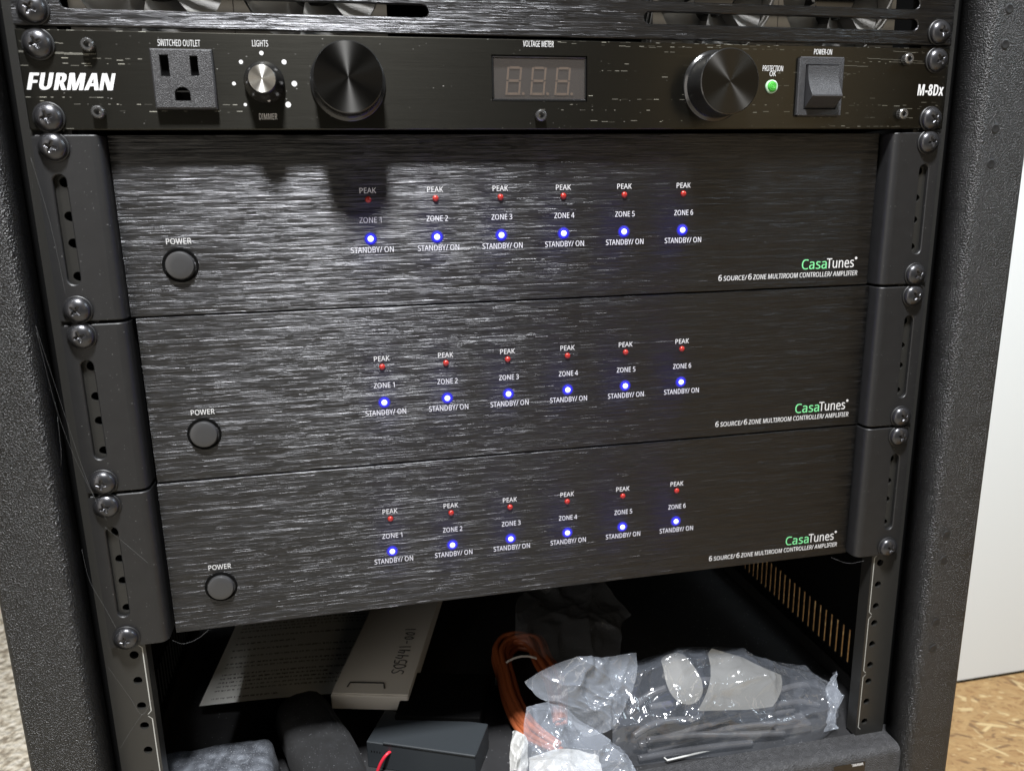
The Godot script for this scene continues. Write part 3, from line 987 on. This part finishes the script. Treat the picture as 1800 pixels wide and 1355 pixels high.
# ---------------------------------------------------------------- amplifiers
func amplifier() -> Node3D:
	var top := -44.9
	var bot := -132.9
	var zf := -9.0
	var t := thing("amplifier", "topmost of the three black amplifiers, right under the power conditioner", "amplifier", Vector3(0, bot, 0), "three brushed black amplifiers stacked in the rack")
	UV = Vector2(1 / 420.0, 1 / 90.0)
	var st := begin()
	var e := 0.35
	rect(st, Vector2(-211, bot + e), Vector2(207.0, top - e), zf)
	quad(st, Vector3(-211, top - e, zf), Vector3(207.0, top - e, zf), Vector3(207.0, top, zf - e), Vector3(-211, top, zf - e))
	quad(st, Vector3(-211, bot, zf - e), Vector3(207.0, bot, zf - e), Vector3(207.0, bot + e, zf), Vector3(-211, bot + e, zf))
	quad(st, Vector3(-211, top, zf - e), Vector3(207.0, top, zf - e), Vector3(207.0, top, zf - 4), Vector3(-211, top, zf - 4))
	quad(st, Vector3(-211, bot, zf - 4), Vector3(207.0, bot, zf - 4), Vector3(207.0, bot, zf - e), Vector3(-211, bot, zf - e))
	done(st, "faceplate", M.brushed_black_0, t, true)
	UV = Vector2(0.01, 0.01)
	st = begin()
	box(st, Vector3(-208, bot + 1.2, -330), Vector3(208, top - 0.6, -13.2), 0.5)
	done(st, "chassis", M.deep_black, t)
	# ears: a flat flange with a long slot, bent back to the front
	for s: float in [-1.0, 1.0]:
		st = begin()
		var yt := top - 0.5
		var yb := bot + 0.1
		var fl := 216.2 if s < 0 else 214.5   # where the flat ends and the bend begins
		var sx := Vector2(minf(s * fl, s * 241.2), maxf(s * fl, s * 241.2))
		var cr := 1.5
		holed(st, Vector2(sx.x, yb + cr), Vector2(sx.y, yt - cr), stadium(Vector2(s * 232.1, (-63.2 - 115.0) / 2), Vector2(3.5, 26.3)), 0, 0)
		slot_edge(st, stadium(Vector2(s * 232.1, (-63.2 - 115.0) / 2), Vector2(3.5, 26.3)), stadium(Vector2(s * 232.1, (-63.2 - 115.0) / 2), Vector2(3.0, 25.8)), 0, 2.3)
		var a := s * fl
		var b := s * 241.2
		var arc := [Vector2(a, 0)]
		for i in range(1, 9):
			var g := PI / 2 * i / 8
			arc.append(Vector2(s * (fl - 4.6 * sin(g)), -4.6 + 4.6 * cos(g)))
		arc.append(Vector2(s * (fl - 4.6), -17))
		var bev := 0.55
		for q in [[yt - cr, yt, 1.0], [yb + cr, yb, -1.0]]:
			var ye: float = q[1] - q[2] * bev
			var pts := [Vector3(a, q[0], 0), Vector3(b, q[0], 0), Vector3(b - s * 0.5, (q[0] * 0.35 + q[1] * 0.65), -0.1), Vector3(b - s * 1.6, ye, 0), Vector3(a, ye, 0)]
			if s * q[2] < 0: pts.reverse()
			for k in range(1, 4): tri(st, pts[0], pts[k], pts[k + 1])
		# bend
		for i in arc.size() - 1:
			var p: Vector2 = arc[i]
			var q: Vector2 = arc[i + 1]
			st.set_smooth_group(3)
			if s > 0: quad(st, Vector3(q.x, yb + bev, q.y), Vector3(p.x, yb + bev, p.y), Vector3(p.x, yt - bev, p.y), Vector3(q.x, yt - bev, q.y))
			else: quad(st, Vector3(p.x, yb + bev, p.y), Vector3(q.x, yb + bev, q.y), Vector3(q.x, yt - bev, q.y), Vector3(p.x, yt - bev, p.y))
		# rounded rim and thickness
		var rim := [Vector2(b - s * 1.6, 0)] + arc
		for y: float in [yt, yb]:
			var d := 1.0 if y == yt else -1.0
			for i in rim.size() - 1:
				var p: Vector2 = rim[i]
				var q: Vector2 = rim[i + 1]
				var n0 := Vector2(0, -1).lerp(Vector2(s, 0), clampf((i - 1) / 8.0, 0, 1)).normalized()
				var n1 := Vector2(0, -1).lerp(Vector2(s, 0), clampf(i / 8.0, 0, 1)).normalized()
				var f := func(v: Vector2, yy: float) -> Vector3: return Vector3(v.x, yy, v.y)
				var loop := [[0.0, bev], [bev * 0.3, bev * 0.3], [bev, 0.0], [2.4, 0.0]]
				for k in 3:
					st.set_smooth_group(5 if k < 2 else 0xFFFFFFFF)
					var u: Array = loop[k]
					var v: Array = loop[k + 1]
					var c4 := [f.call(p + n0 * u[0], y - d * u[1]), f.call(q + n1 * u[0], y - d * u[1]), f.call(q + n1 * v[0], y - d * v[1]), f.call(p + n0 * v[0], y - d * v[1])]
					if s * d > 0: c4.reverse()
					quad(st, c4[0], c4[1], c4[2], c4[3])
		st.set_smooth_group(0xFFFFFFFF)
		quad(st, Vector3(b, yb + cr, 0), Vector3(b, yb + cr, -2.4), Vector3(b, yt - cr, -2.4), Vector3(b, yt - cr, 0))
		done(st, "rack_ear", M.satin_black, t)
	# power button in its dark collar
	st = begin()
	lathe(st, Vector3(-184.7, -107.7, zf), [Vector2(8.7, 0.02), Vector2(8.7, 0.25), Vector2(8.3, 0.5), Vector2(7.6, 0.45), Vector2(7.5, 0.03)], 48)
	var btn := done(st, "power_button", M.deep_black, t)
	st = begin()
	lathe(st, Vector3(-184.7, -107.7, zf), [Vector2(6.9, 0.04), Vector2(6.9, 2.0), Vector2(6.6, 2.6), Vector2(6.0, 2.85), Vector2(3.0, 2.95), Vector2(0.001, 3.0)], 48)
	done(st, "button_cap", M.cap_grey, btn)
	# lamps and their printing
	for i in 6:
		var x := -89.4 + 35.0 * i
		st = begin()
		lathe(st, Vector3(x, -77.3, zf), [Vector2(1.65, 0.02), Vector2(1.6, 0.5), Vector2(1.25, 1.0), Vector2(0.7, 1.3), Vector2(0.001, 1.4)], 24)
		done(st, "peak_led", M.red_lens, t)
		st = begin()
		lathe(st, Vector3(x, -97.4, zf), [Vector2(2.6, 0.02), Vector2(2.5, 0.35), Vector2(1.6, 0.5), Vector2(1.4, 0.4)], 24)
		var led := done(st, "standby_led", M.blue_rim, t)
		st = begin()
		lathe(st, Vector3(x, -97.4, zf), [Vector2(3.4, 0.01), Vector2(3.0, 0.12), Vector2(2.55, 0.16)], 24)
		done(st, "led_halo", M.blue_halo, led)  # the lamp's halo, put in as an emissive ring
		st = begin()
		lathe(st, Vector3(x, -97.4, zf), [Vector2(1.6, 0.3), Vector2(1.55, 0.8), Vector2(1.1, 1.3), Vector2(0.001, 1.6)], 24)
		done(st, "led_lens", M.blue_core, led)
		lettering(t, "printed_label", "PEAK", flat_at(x - 4.2, -74.1, zf + 0.02), 8.4, 2.75, M.print_white)
		lettering(t, "printed_label", "ZONE %d" % (i + 1), flat_at(x - 5.2, -89.1, zf + 0.02), 11.4, 2.85, M.print_white)
		lettering(t, "printed_label", "STANDBY/ ON", flat_at(x - 10.5, -104.5, zf + 0.02), 22.2, 2.95, M.print_white)
	lettering(t, "printed_label", "POWER", flat_at(-190.2, -97.2, zf + 0.02), 11.9, 2.8, M.print_white)
	lettering(t, "logo", "Casa", flat_at(162.4, -122.5, zf + 0.02), 16.4, 5.9, M.print_green)
	lettering(t, "logo", "Tunes", flat_at(178.8, -122.4, zf + 0.02), 18.2, 5.9, M.print_white)
	st = begin()
	lathe(st, Vector3(198.3, -116.9, zf), [Vector2(0.8, 0.02), Vector2(0.8, 0.12), Vector2(0.001, 0.13)], 16)
	done(st, "trademark_dot", M.print_white, t)
	for p in [["6", 109.0, 2.3, 3.4], ["SOURCE/", 112.3, 14.9, 2.75], ["6", 127.9, 2.4, 3.4], ["ZONE MULTIROOM CONTROLLER/ AMPLIFIER", 131.2, 68.8, 2.85]]:
		lettering(t, "printed_label", p[0], flat_at(p[1], -127.2, zf + 0.02), p[2], p[3], M.print_white, "Droid Sans", 400, 0.06)
	for x in [-232.3, 232.3]:
		screw(t, x, -50.9)
		screw(t, x, -127.0)
	return t

func led_lights(dy: float, dx := 0.0) -> void:   # the glow that the blue lamps throw on the front around them
	for i in 6:
		var l := OmniLight3D.new()
		l.light_color = Color(0.12, 0.10, 1.0)
		l.light_energy = 0.00009
		l.light_size = 0.002
		l.omni_range = 3
		l.omni_attenuation = 2
		l.shadow_enabled = true
		put(l, "standby_light", self)
		l.position = Vector3(-89.4 + dx + 35.0 * i, UP - 97.4 - dy, 8.0) * 0.001

func amplifiers() -> void:
	var a := amplifier()
	led_lights(0)
	for k in [1, 2]:
		var base := Vector3(0, -132.9 - 88.9 * k, 0)
		var label: String = ["", "middle one of the three black amplifiers in the rack", "lowest of the three black amplifiers, above the open bay of cables"][k]
		var o := dup(a, "amplifier", label, base)
		o.get_node("faceplate").material_override = M["brushed_black_%d" % k]
		for c in o.get_children():
			if c.name.begins_with("rack_screw"): c.rotation.z = rng.randf() * TAU
			elif not c.name.begins_with("rack_ear"): c.position.x += [0.0, 0.0021, 0.0017][k]   # it sits a little to the right in its ears
		led_lights(88.9 * k, [0.0, 2.1, 1.7][k])

# ---------------------------------------------------------------- things in the bay
# sharp folds in several directions: the sum of zigzags that bend a little
func crease(seed_: int, wave: float) -> Callable:
	var r := RandomNumberGenerator.new()
	r.seed = seed_
	var dirs := []
	for k in 7:
		var d := Vector3(r.randfn(0, 1), r.randfn(0, 1), r.randfn(0, 1)).normalized()
		dirs.append([d, wave * (r.randf_range(1.1, 1.9) if k < 3 else r.randf_range(0.5, 0.9)), r.randf()])
	var n := FastNoiseLite.new()
	n.seed = seed_
	n.frequency = 0.35 / wave
	return func(p: Vector3) -> float:
		var v := 0.0
		var bend := n.get_noise_3dv(p) * wave * 0.6
		for q in dirs:
			var x: float = (p.dot(q[0]) + bend) / q[1] + q[2]
			var w := absf(2.0 * (x - floorf(x)) - 1.0)
			v += (w - 0.5 + 0.45 * pow(w, 9.0)) * q[1] / wave
		return v * 0.5

# a lumpy plastic bag: front foot line, top line, tapering ends
func bag(st: SurfaceTool, foot: Array, crest: Array, wide: float, nu: int, nv: int, amp: float, seed_: int, freq: float) -> void:
	var fold := crease(seed_, freq)
	var f := curve(foot, 12)
	var c := curve(crest, 12)
	var pick := func(a: Array, u: float) -> Vector3:
		var k := u * (a.size() - 1)
		var i := mini(int(k), a.size() - 2)
		return a[i].lerp(a[i + 1], k - i)
	var grid := []
	for i in nu + 1:
		var u := float(i) / nu
		var a: Vector3 = pick.call(f, u)
		var b: Vector3 = pick.call(c, u)
		var back := Vector3(b.x * 2 - a.x, a.y, b.z * 2 - a.z) * 1.0
		back = b + (back - b) * wide
		back.y = a.y
		var row := []
		for j in nv + 1:
			var th := PI * j / nv
			var m := a.lerp(back, (1 - cos(th)) / 2)
			m.y = a.y + (b.y - a.y) * pow(sin(th), 0.75)
			var d: float = fold.call(m) * amp
			d *= minf(1.0, 3.0 * sin(th) + 0.25)
			row.append(m + Vector3(0.15, 0.75, 0.6) * d)
		grid.append(row)
	for i in nu:
		for j in nv:
			quad(st, grid[i][j], grid[i + 1][j], grid[i + 1][j + 1], grid[i][j + 1])

# a crumpled sheet of film through a grid of corner points
func film(st: SurfaceTool, rows: Array, amp: float, seed_: int, freq: float, steps := 24) -> void:
	var fold := crease(seed_, freq)
	var fine := []
	for r in rows: fine.append(curve(r, steps))
	var grid := []
	for k in fine[0].size():
		var col := []
		for r in fine: col.append(r[k])
		grid.append(curve(col, steps))
	for i in grid.size():
		for j in grid[i].size():
			var p: Vector3 = grid[i][j]
			grid[i][j] = p + Vector3(0.2, 0.7, 0.6) * (fold.call(p) * amp)
	for i in grid.size() - 1:
		for j in grid[i].size() - 1:
			quad(st, grid[i][j], grid[i + 1][j], grid[i + 1][j + 1], grid[i][j + 1])

# a rounded, slightly irregular lump
func lump(st: SurfaceTool, c: Vector3, half: Vector3, power: float, basis: Basis, amp: float, seed_: int) -> void:
	var n := FastNoiseLite.new()
	n.frequency = 0.03
	n.seed = seed_
	var nu := 40
	var nv := 24
	var s := func(v: float) -> float: return signf(v) * pow(absf(v), power)
	var at := func(i: int, j: int) -> Vector3:
		var a := TAU * i / nu
		var b := -PI / 2 + PI * j / nv
		var p := Vector3(s.call(cos(b)) * s.call(cos(a)) * half.x, s.call(sin(b)) * half.y, s.call(cos(b)) * s.call(sin(a)) * half.z)
		p += p.normalized() * n.get_noise_3dv(p) * amp
		return c + basis * p
	for i in nu:
		for j in nv:
			quad(st, at.call(i, j), at.call(i, j + 1), at.call(i + 1, j + 1), at.call(i + 1, j))

func bay() -> void:
	var f := -451.0
	# printed sheet under the carton
	var t := thing("printed_sheet", "white sheet of printed paper lying at the left of the rack's open bay", "paper", Vector3(-150, -446, -200))
	var st := begin(true)
	var ax := Vector3(0.994, 0, 0.107)
	var az := Vector3(0.107, 0, -0.994)
	var cols := 16
	for i in cols:
		for j in 10:
			var p := []
			for k in [[i, j], [i + 1, j], [i + 1, j + 1], [i, j + 1]]:
				var u: float = k[0] / float(cols)
				var v: float = k[1] / 10.0
				p.append(Vector3(-232, -440.5 + 2.0 * sin(u * 3.0) + 1.5 * v, -133) + ax * u * 150 + az * v * 205)
			for k in [0, 2, 1, 0, 3, 2]:
				var u := (i + (1 if k in [1, 2] else 0)) / float(cols)
				var v := (j + (1 if k in [2, 3] else 0)) / 10.0
				st.set_uv(Vector2(u, 1 - v))
				st.add_vertex((p[k] - O) * 0.001)
	done(st, "page", M.printed_paper, t)
	# carton with handwriting
	t = thing("white_carton", "long flat white carton with a handwritten number on its lid, lying on the printed sheet", "box", Vector3(-90, -439, -160))
	var ang := atan2(-34.5, 122)   # long axis runs back and to the right
	var cb := Basis(Vector3.UP, deg_to_rad(-15.7))
	var ct := Transform3D(cb, Vector3(-135, 0, -101))
	st = begin()
	box(st, Vector3(0, -436.5, -250), Vector3(57, -425, 0), 0.7, ct)
	var carton := done(st, "box_body", M.card_white, t)
	st = begin()
	box(st, Vector3(0.2, -425.05, -249), Vector3(56.8, -424.2, -1.5), 0.35, ct)
	done(st, "lid", M.card_white, t)
	# written by hand with a marker: each stroke a thin raised line of ink
	var glyphs := {"S": [[9, 9, 5, 10, 2, 8, 5, 5, 8, 3, 5, 0, 1, 1]], "O": [[5, 10, 1, 7, 1, 3, 5, 0, 8, 3, 8, 8, 5, 10]], "5": [[8, 10, 2, 10, 2, 6, 6, 6, 8, 3, 5, 0, 1, 1]], "4": [[3, 10, 1, 5, 8, 5], [7, 9, 7, 0]], "1": [[4, 10, 5, 0]], "-": [[1, 5, 7, 5]], "0": [[5, 8, 2, 6, 2, 2, 5, 0, 7, 3, 7, 6, 5, 8]]}
	var wr := RandomNumberGenerator.new()
	wr.seed = 4
	var pen := 0.0
	st = begin()
	for ch in "SO5441-001":
		for g in glyphs[ch]:
			var line := []
			for k in range(0, g.size(), 2):
				var u: float = pen + g[k] * 0.62 + wr.randf_range(-0.3, 0.3)
				var v: float = g[k + 1] * 0.95 + wr.randf_range(-0.4, 0.4)
				line.append(ct * Vector3(48 - v - pen * 0.03, -424.1, -26 - u))
			tube(st, curve(line, 3), 0.42, 5)
		pen += 6.6 + wr.randf_range(-0.5, 0.6)
	done(st, "handwriting", M.ink, t)
	st = begin()
	tube(st, [ct * Vector3(10, -424, -9), ct * Vector3(11, -423.6, -14), ct * Vector3(36, -423.6, -14), ct * Vector3(38, -424, -8)], 0.5, 6)
	done(st, "tab_slot", M.ink, t)
	# black box put in for the shade in the middle of the bay
	t = thing("shade_box", "plain black box added as the shade in the middle of the bay, beside the white carton", "box", Vector3(-65, f, -65))
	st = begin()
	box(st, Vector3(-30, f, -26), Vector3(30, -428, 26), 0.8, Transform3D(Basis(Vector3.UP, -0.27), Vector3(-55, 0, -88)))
	done(st, "box_body", M.deep_black, t)
	# dusty foam block
	t = thing("foam_block", "dusty dark grey foam block in the front left corner of the bay", "foam block", Vector3(-205, f, -35))
	st = begin(true)
	lump(st, Vector3(-206, -436, -38), Vector3(37, 15, 27), 0.38, Basis(Vector3.UP, 0.04), 5.0, 4)
	done(st, "foam", M.dusty_foam, t)
	# soft black pouch, leaning
	t = thing("black_pouch", "round-ended soft black pouch lying between the foam block and the grey power supply", "pouch", Vector3(-140, f, -50))
	st = begin(true)
	lump(st, Vector3(-141, -432, -50), Vector3(20, 17, 60), 0.62, Basis(Vector3.UP, 0.33), 4.0, 8)
	var pouch := done(st, "pouch_body", M.dusty_cloth, t)
	st = begin()
	var seam := []
	for k in 14:
		var s := -1.0 + 2.0 * k / 13
		seam.append(Vector3(-141, -432, -50) + Basis(Vector3.UP, 0.33) * Vector3(13.5, 14.5 * pow(1 - pow(absf(s), 4), 0.5), s * 52))
	tube(st, seam, 0.8, 6)
	done(st, "seam", M.dusty_cloth, pouch)
	# grey power supply with a red lead
	t = thing("power_supply", "small grey metal power supply box with a red wire, at the front of the bay", "power supply", Vector3(-76, f, -40))
	var pb := Transform3D(Basis(Vector3.UP, -0.43), Vector3(-42, 0, -21))
	st = begin()
	box(st, Vector3(-76, f, -34), Vector3(0, -431.2, 0), 0.5, pb)
	done(st, "case", M.grey_metal, t)
	st = begin()
	box(st, Vector3(-64, -431.3, -2.2), Vector3(0.4, -429.6, 0.7), 0.5, pb)
	done(st, "lid_flange", M.grey_metal, t)
	st = begin()
	tube(st, curve([pb * Vector3(-59, -437, -1), pb * Vector3(-61, -437.5, 2.5), pb * Vector3(-64, -442, 5), pb * Vector3(-67, -450, 7)], 6), 1.1, 8)
	done(st, "red_wire", M.red_wire, t)
	st = begin()
	for k in 4:
		box(st, pb * Vector3(-73 + k * 2.0, -439, -0.1), pb * Vector3(-73 + k * 2.0, -439, -0.1) + Vector3(0.9, 1.4, 0.4), 0.1)
	done(st, "vent_pips", M.deep_black, t)
	# orange cable, tied
	t = thing("orange_cable", "bundle of orange cable held by a white tie, behind the clear bags", "cable", Vector3(10, f, -100))
	var r := RandomNumberGenerator.new()
	r.seed = 31
	for k in 11:
		st = begin()
		var o := Vector3(r.randf_range(-5, 9), r.randf_range(-6, 7), r.randf_range(-4, 4))
		var spread := r.randf_range(0.5, 1.0)
		var loop := [Vector3(16, -447, -36) + o * 0.5, Vector3(2 - 3 * spread, -446, -56) + o, Vector3(-2 - 4 * spread, -445, -86) + o, Vector3(0 - 6 * spread, -443, -116) + o, Vector3(0 - 4 * spread, -441, -146) + o, Vector3(9, -440, -160) + o, Vector3(22 + 7 * spread, -440, -155) + o, Vector3(24 + 6 * spread, -441, -128) + o, Vector3(26 + 6 * spread, -440, -98) + o, Vector3(24, -443, -58) + o * 0.5]
		for i in loop.size(): loop[i].y = maxf(loop[i].y, f + 2.4)
		tube(st, curve(loop, 7), 2.3, 8)
		done(st, "cable_strand", M.orange_cable, t)
	st = begin()
	var tie := []
	for k in 13:
		var a := PI * k / 12.0
		tie.append(Vector3(12 - 22 * cos(a), -449 + 18 * sin(a), -120 - 6 * sin(a)))
	tube(st, tie, 0.9, 6)
	done(st, "cable_tie", M.white_tie, t)
	# dim film at the back
	t = thing("dark_bag", "crumpled clear plastic bag in the shadow behind the orange cable", "plastic bag", Vector3(70, f, -160))
	st = begin(true)
	film(st, [[Vector3(12, -428, -150), Vector3(20, -418, -185), Vector3(40, -416, -205), Vector3(52, -424, -205)], [Vector3(30, -432, -120), Vector3(42, -422, -160), Vector3(58, -420, -190), Vector3(80, -412, -214)], [Vector3(60, -440, -108), Vector3(72, -428, -140), Vector3(86, -424, -170), Vector3(104, -414, -196)], [Vector3(88, -446, -112), Vector3(96, -436, -130), Vector3(104, -430, -150), Vector3(117, -426, -158)]], 4.5, 15, 36.0)
	done(st, "film", M.dim_film, t)
	# the large bag of cables
	t = thing("cable_bag", "large clear bag of grey cables with cream stickers along the bay's front", "plastic bag", Vector3(150, f, -50))
	var foot := [Vector3(48, -450.5, -12), Vector3(75, -450.5, -11), Vector3(100, -450.5, -10), Vector3(148, -450, -5), Vector3(192, -449.5, -5), Vector3(212, -449, -12), Vector3(226, -449, -24)]
	var crest := [Vector3(56, -404, -42), Vector3(82, -397, -42), Vector3(106, -393, -41), Vector3(148, -398, -41), Vector3(183, -411, -41), Vector3(213, -424, -40), Vector3(233, -435, -38)]
	st = begin(true)
	bag(st, foot, crest, 1.0, 230, 100, 4.8, 41, 30.0)
	var cb2 := done(st, "film", M.bag_film, t)
	st = begin(true)
	film(st, [[Vector3(206, -449, -12), Vector3(214, -440, -22), Vector3(220, -428, -34)], [Vector3(214, -447, -10), Vector3(222, -434, -20), Vector3(226, -422, -36)], [Vector3(216, -449, -18), Vector3(225, -438, -30), Vector3(231, -427, -44)]], 4.0, 52, 12.0)
	done(st, "film_end", M.thick_film, t)
	var cabs := [[[66, -432, -18], [84, -428, -22], [118, -432, -26], [145, -429, -28], [170, -424, -28], [193, -422, -30], [206, -428, -34], [204, -440, -36]],
		[[70, -440, -18], [100, -438, -20], [143, -434, -24], [187, -431, -25], [210, -438, -26]],
		[[75, -444, -16], [110, -442, -18], [150, -440, -20], [196, -445, -18]],
		[[66, -424, -30], [84, -412, -32], [118, -409, -34], [150, -416, -36], [180, -430, -36], [190, -442, -34]],
		[[68, -447, -14], [95, -446, -13], [124, -446, -12], [150, -447, -11]],
		[[80, -418, -26], [105, -420, -28], [130, -428, -26], [160, -436, -24], [190, -438, -26]],
		[[74, -434, -14], [104, -436, -15], [140, -442, -15], [176, -446, -14]]]
	for c in cabs:
		st = begin()
		tube(st, curve(c.map(func(p): return Vector3(p[0], p[1], p[2])), 8), 2.3, 10)
		done(st, "grey_cable", M.grey_cable, t)
	st = begin()
	box(st, Vector3(170, -449, -30), Vector3(198, -442, -14), 1.2)
	done(st, "plug", M.grey_cable, t)
	# stickers lie on the film: an oval one and a cut-off square one
	var lay := func(x: float, y: float) -> Vector3:   # a point just under the bag's upper front, for the stickers
		var i := 0
		while i < 5 and foot[i + 1].x < x: i += 1
		var u := clampf((x - foot[i].x) / (foot[i + 1].x - foot[i].x), 0, 1)
		var a: Vector3 = foot[i].lerp(foot[i + 1], u)
		var b := Vector3(x, -409, -62)
		for j in 6:
			if crest[j].x <= x and crest[j + 1].x >= x: b = crest[j].lerp(crest[j + 1], (x - crest[j].x) / (crest[j + 1].x - crest[j].x))
		var k := pow(clampf((y - a.y) / (b.y - a.y), 0, 1), 1.33)
		return Vector3(x, y - 1.5, lerpf(a.z, b.z, 1.0 - sqrt(maxf(0.0, 1.0 - k * k))) - 4.0)
	st = begin(true)
	for k in 36:
		var a := TAU * k / 36
		var b := TAU * (k + 1) / 36
		var c := Vector2(105.5, -402)
		for q in 3:
			var r0 := q / 3.0
			var r1 := (q + 1) / 3.0
			var e := func(ang: float, rr: float) -> Vector3:
				var v := Vector2(cos(ang) * 12.5, sin(ang) * 11.5).rotated(-0.3) * rr + c
				return lay.call(v.x, v.y)
			quad(st, e.call(a, r0), e.call(a, r1), e.call(b, r1), e.call(b, r0))
	done(st, "oval_sticker", M.sticker_cream, t)
	st = begin(true)
	for i in 8:
		for j in 8:
			var p := []
			for k in [[i, j], [i + 1, j], [i + 1, j + 1], [i, j + 1]]:
				var u: float = k[0] / 8.0
				var v: float = k[1] / 8.0
				var q := Vector2(111, -418).lerp(Vector2(166, -422), u).lerp(Vector2(134, -391).lerp(Vector2(183, -412.5), u), v)
				p.append(lay.call(q.x, q.y))
			quad(st, p[0], p[1], p[2], p[3])
	done(st, "square_sticker", M.sticker_cream, t)
	# crumpled bag in front of it
	t = thing("crumpled_bag", "crumpled glossy clear bag at the bay's front, left of the cable bag", "plastic bag", Vector3(45, f, -50))
	st = begin(true)
	film(st, [[Vector3(-2.5, -394.5, -42), Vector3(21.4, -385.1, -42), Vector3(51.7, -386.2, -42), Vector3(76, -385.5, -42)],
		[Vector3(2.4, -404.3, -38), Vector3(25.1, -400.9, -34), Vector3(52.6, -402.2, -32), Vector3(74, -398.8, -34)],
		[Vector3(18, -416.9, -34), Vector3(35.3, -414.1, -28), Vector3(49.9, -416, -26), Vector3(63, -414.8, -28)],
		[Vector3(34, -432.7, -26), Vector3(41, -430.9, -23), Vector3(46, -428.9, -21), Vector3(51, -427.7, -22)]], 5.0, 61, 26.0)
	done(st, "film", M.thick_film, t)
	st = begin(true)
	film(st, [[Vector3(-3.2, -414, -40), Vector3(12.2, -411.6, -38), Vector3(27.9, -417.4, -30), Vector3(43, -430, -24)],
		[Vector3(-7.1, -423.8, -32), Vector3(8.1, -415.6, -22), Vector3(32.3, -424.7, -18), Vector3(55, -435.7, -15)],
		[Vector3(-11.9, -431.3, -20), Vector3(3.5, -422.8, -12), Vector3(29.2, -428.6, -8), Vector3(58, -438, -5)],
		[Vector3(-16, -441, -8), Vector3(1.4, -440, -3), Vector3(30.7, -442.7, 1), Vector3(60, -443.4, 4)],
		[Vector3(-14, -449, -4), Vector3(3, -449, 2), Vector3(31, -448.2, 5), Vector3(58, -448, 7)]], 6.0, 71, 28.0)
	done(st, "film", M.thick_film, t)
	st = begin(true)
	film(st, [[Vector3(-6, -441, -24), Vector3(18, -438, -24), Vector3(40, -444, -18)], [Vector3(-8, -443, -12), Vector3(16, -440, -10), Vector3(40, -445, -8)], [Vector3(-8, -450, -4), Vector3(16, -448, -1), Vector3(40, -448, 1)]], 2.5, 19, 16.0)
	done(st, "white_contents", M.white_plastic, t)
	# white scrap
	t = thing("white_scrap", "small crumpled white scrap at the left edge of the crumpled clear bag", "scrap", Vector3(-14, f, -36))
	st = begin(true)
	film(st, [[Vector3(-15, -427, -34), Vector3(-10, -426, -34), Vector3(-5, -429, -30)], [Vector3(-18, -434, -26), Vector3(-12, -432, -24), Vector3(-6, -436, -22)], [Vector3(-20, -444, -18), Vector3(-15, -443, -15), Vector3(-9, -446, -12)]], 3.0, 91, 12.0)
	done(st, "scrap", M.white_plastic, t)
	# thin white strip on the rail
	t = thing("white_strip", "thin bent white plastic strip lying on the bottom rail in front of the cable bag", "strip", Vector3(100, -448, -10))
	st = begin()
	tube(st, [Vector3(83, -447.5, -19), Vector3(86.5, -447.5, -8.5), Vector3(124, -447.5, -11.5)], 0.7, 6)
	done(st, "strip", M.white_plastic, t)
	# cobwebs and hairs
	t = thing("cobweb", "thin dusty cobweb strands on the left post and the left amplifier ears", "cobweb", Vector3(-245, -300, 0))
	for c in [[[-247, -132, 14], [-244, -168, 8], [-240, -205, 4], [-236, -222, 5]], [[-247, -135, 14], [-246, -170, 9], [-243, -195, 6], [-239, -215, 3], [-232, -236, 4]], [[-246, -178, 8], [-247, -196, 8], [-248, -203, 8]], [[-241, -56, 5], [-238, -86, 2], [-236, -120, 2]], [[-246, -250, 4], [-245, -268, 3], [-240, -285, 2], [-236, -298, 2]], [[-233, -238, 6], [-224, -252, 2], [-216, -262, 2]], [[-243, -320, 2], [-236, -342, -2], [-231, -354, -2], [-225, -346, -2]], [[-244, -372, 0], [-237, -362, -2], [-231, -354, -2]], [[-210, -311, -2], [-205, -315, -4], [-198, -314, -6], [-192, -310.5, -8]], [[196, -311, -6], [206, -314.5, -2], [216, -313, 0]]]:
		st = begin()
		tube(st, curve(c.map(func(p): return Vector3(p[0], p[1], p[2])), 6), 0.035, 4)
		done(st, "strand", M.web, t)

func _ready() -> void:
	rng.seed = 8
	materials()
	look()
	room()
	slot_glow_sheet()
	rack()
	make_screw_meshes()
	vent_panel()
	conditioner()
	amplifiers()
	bay()
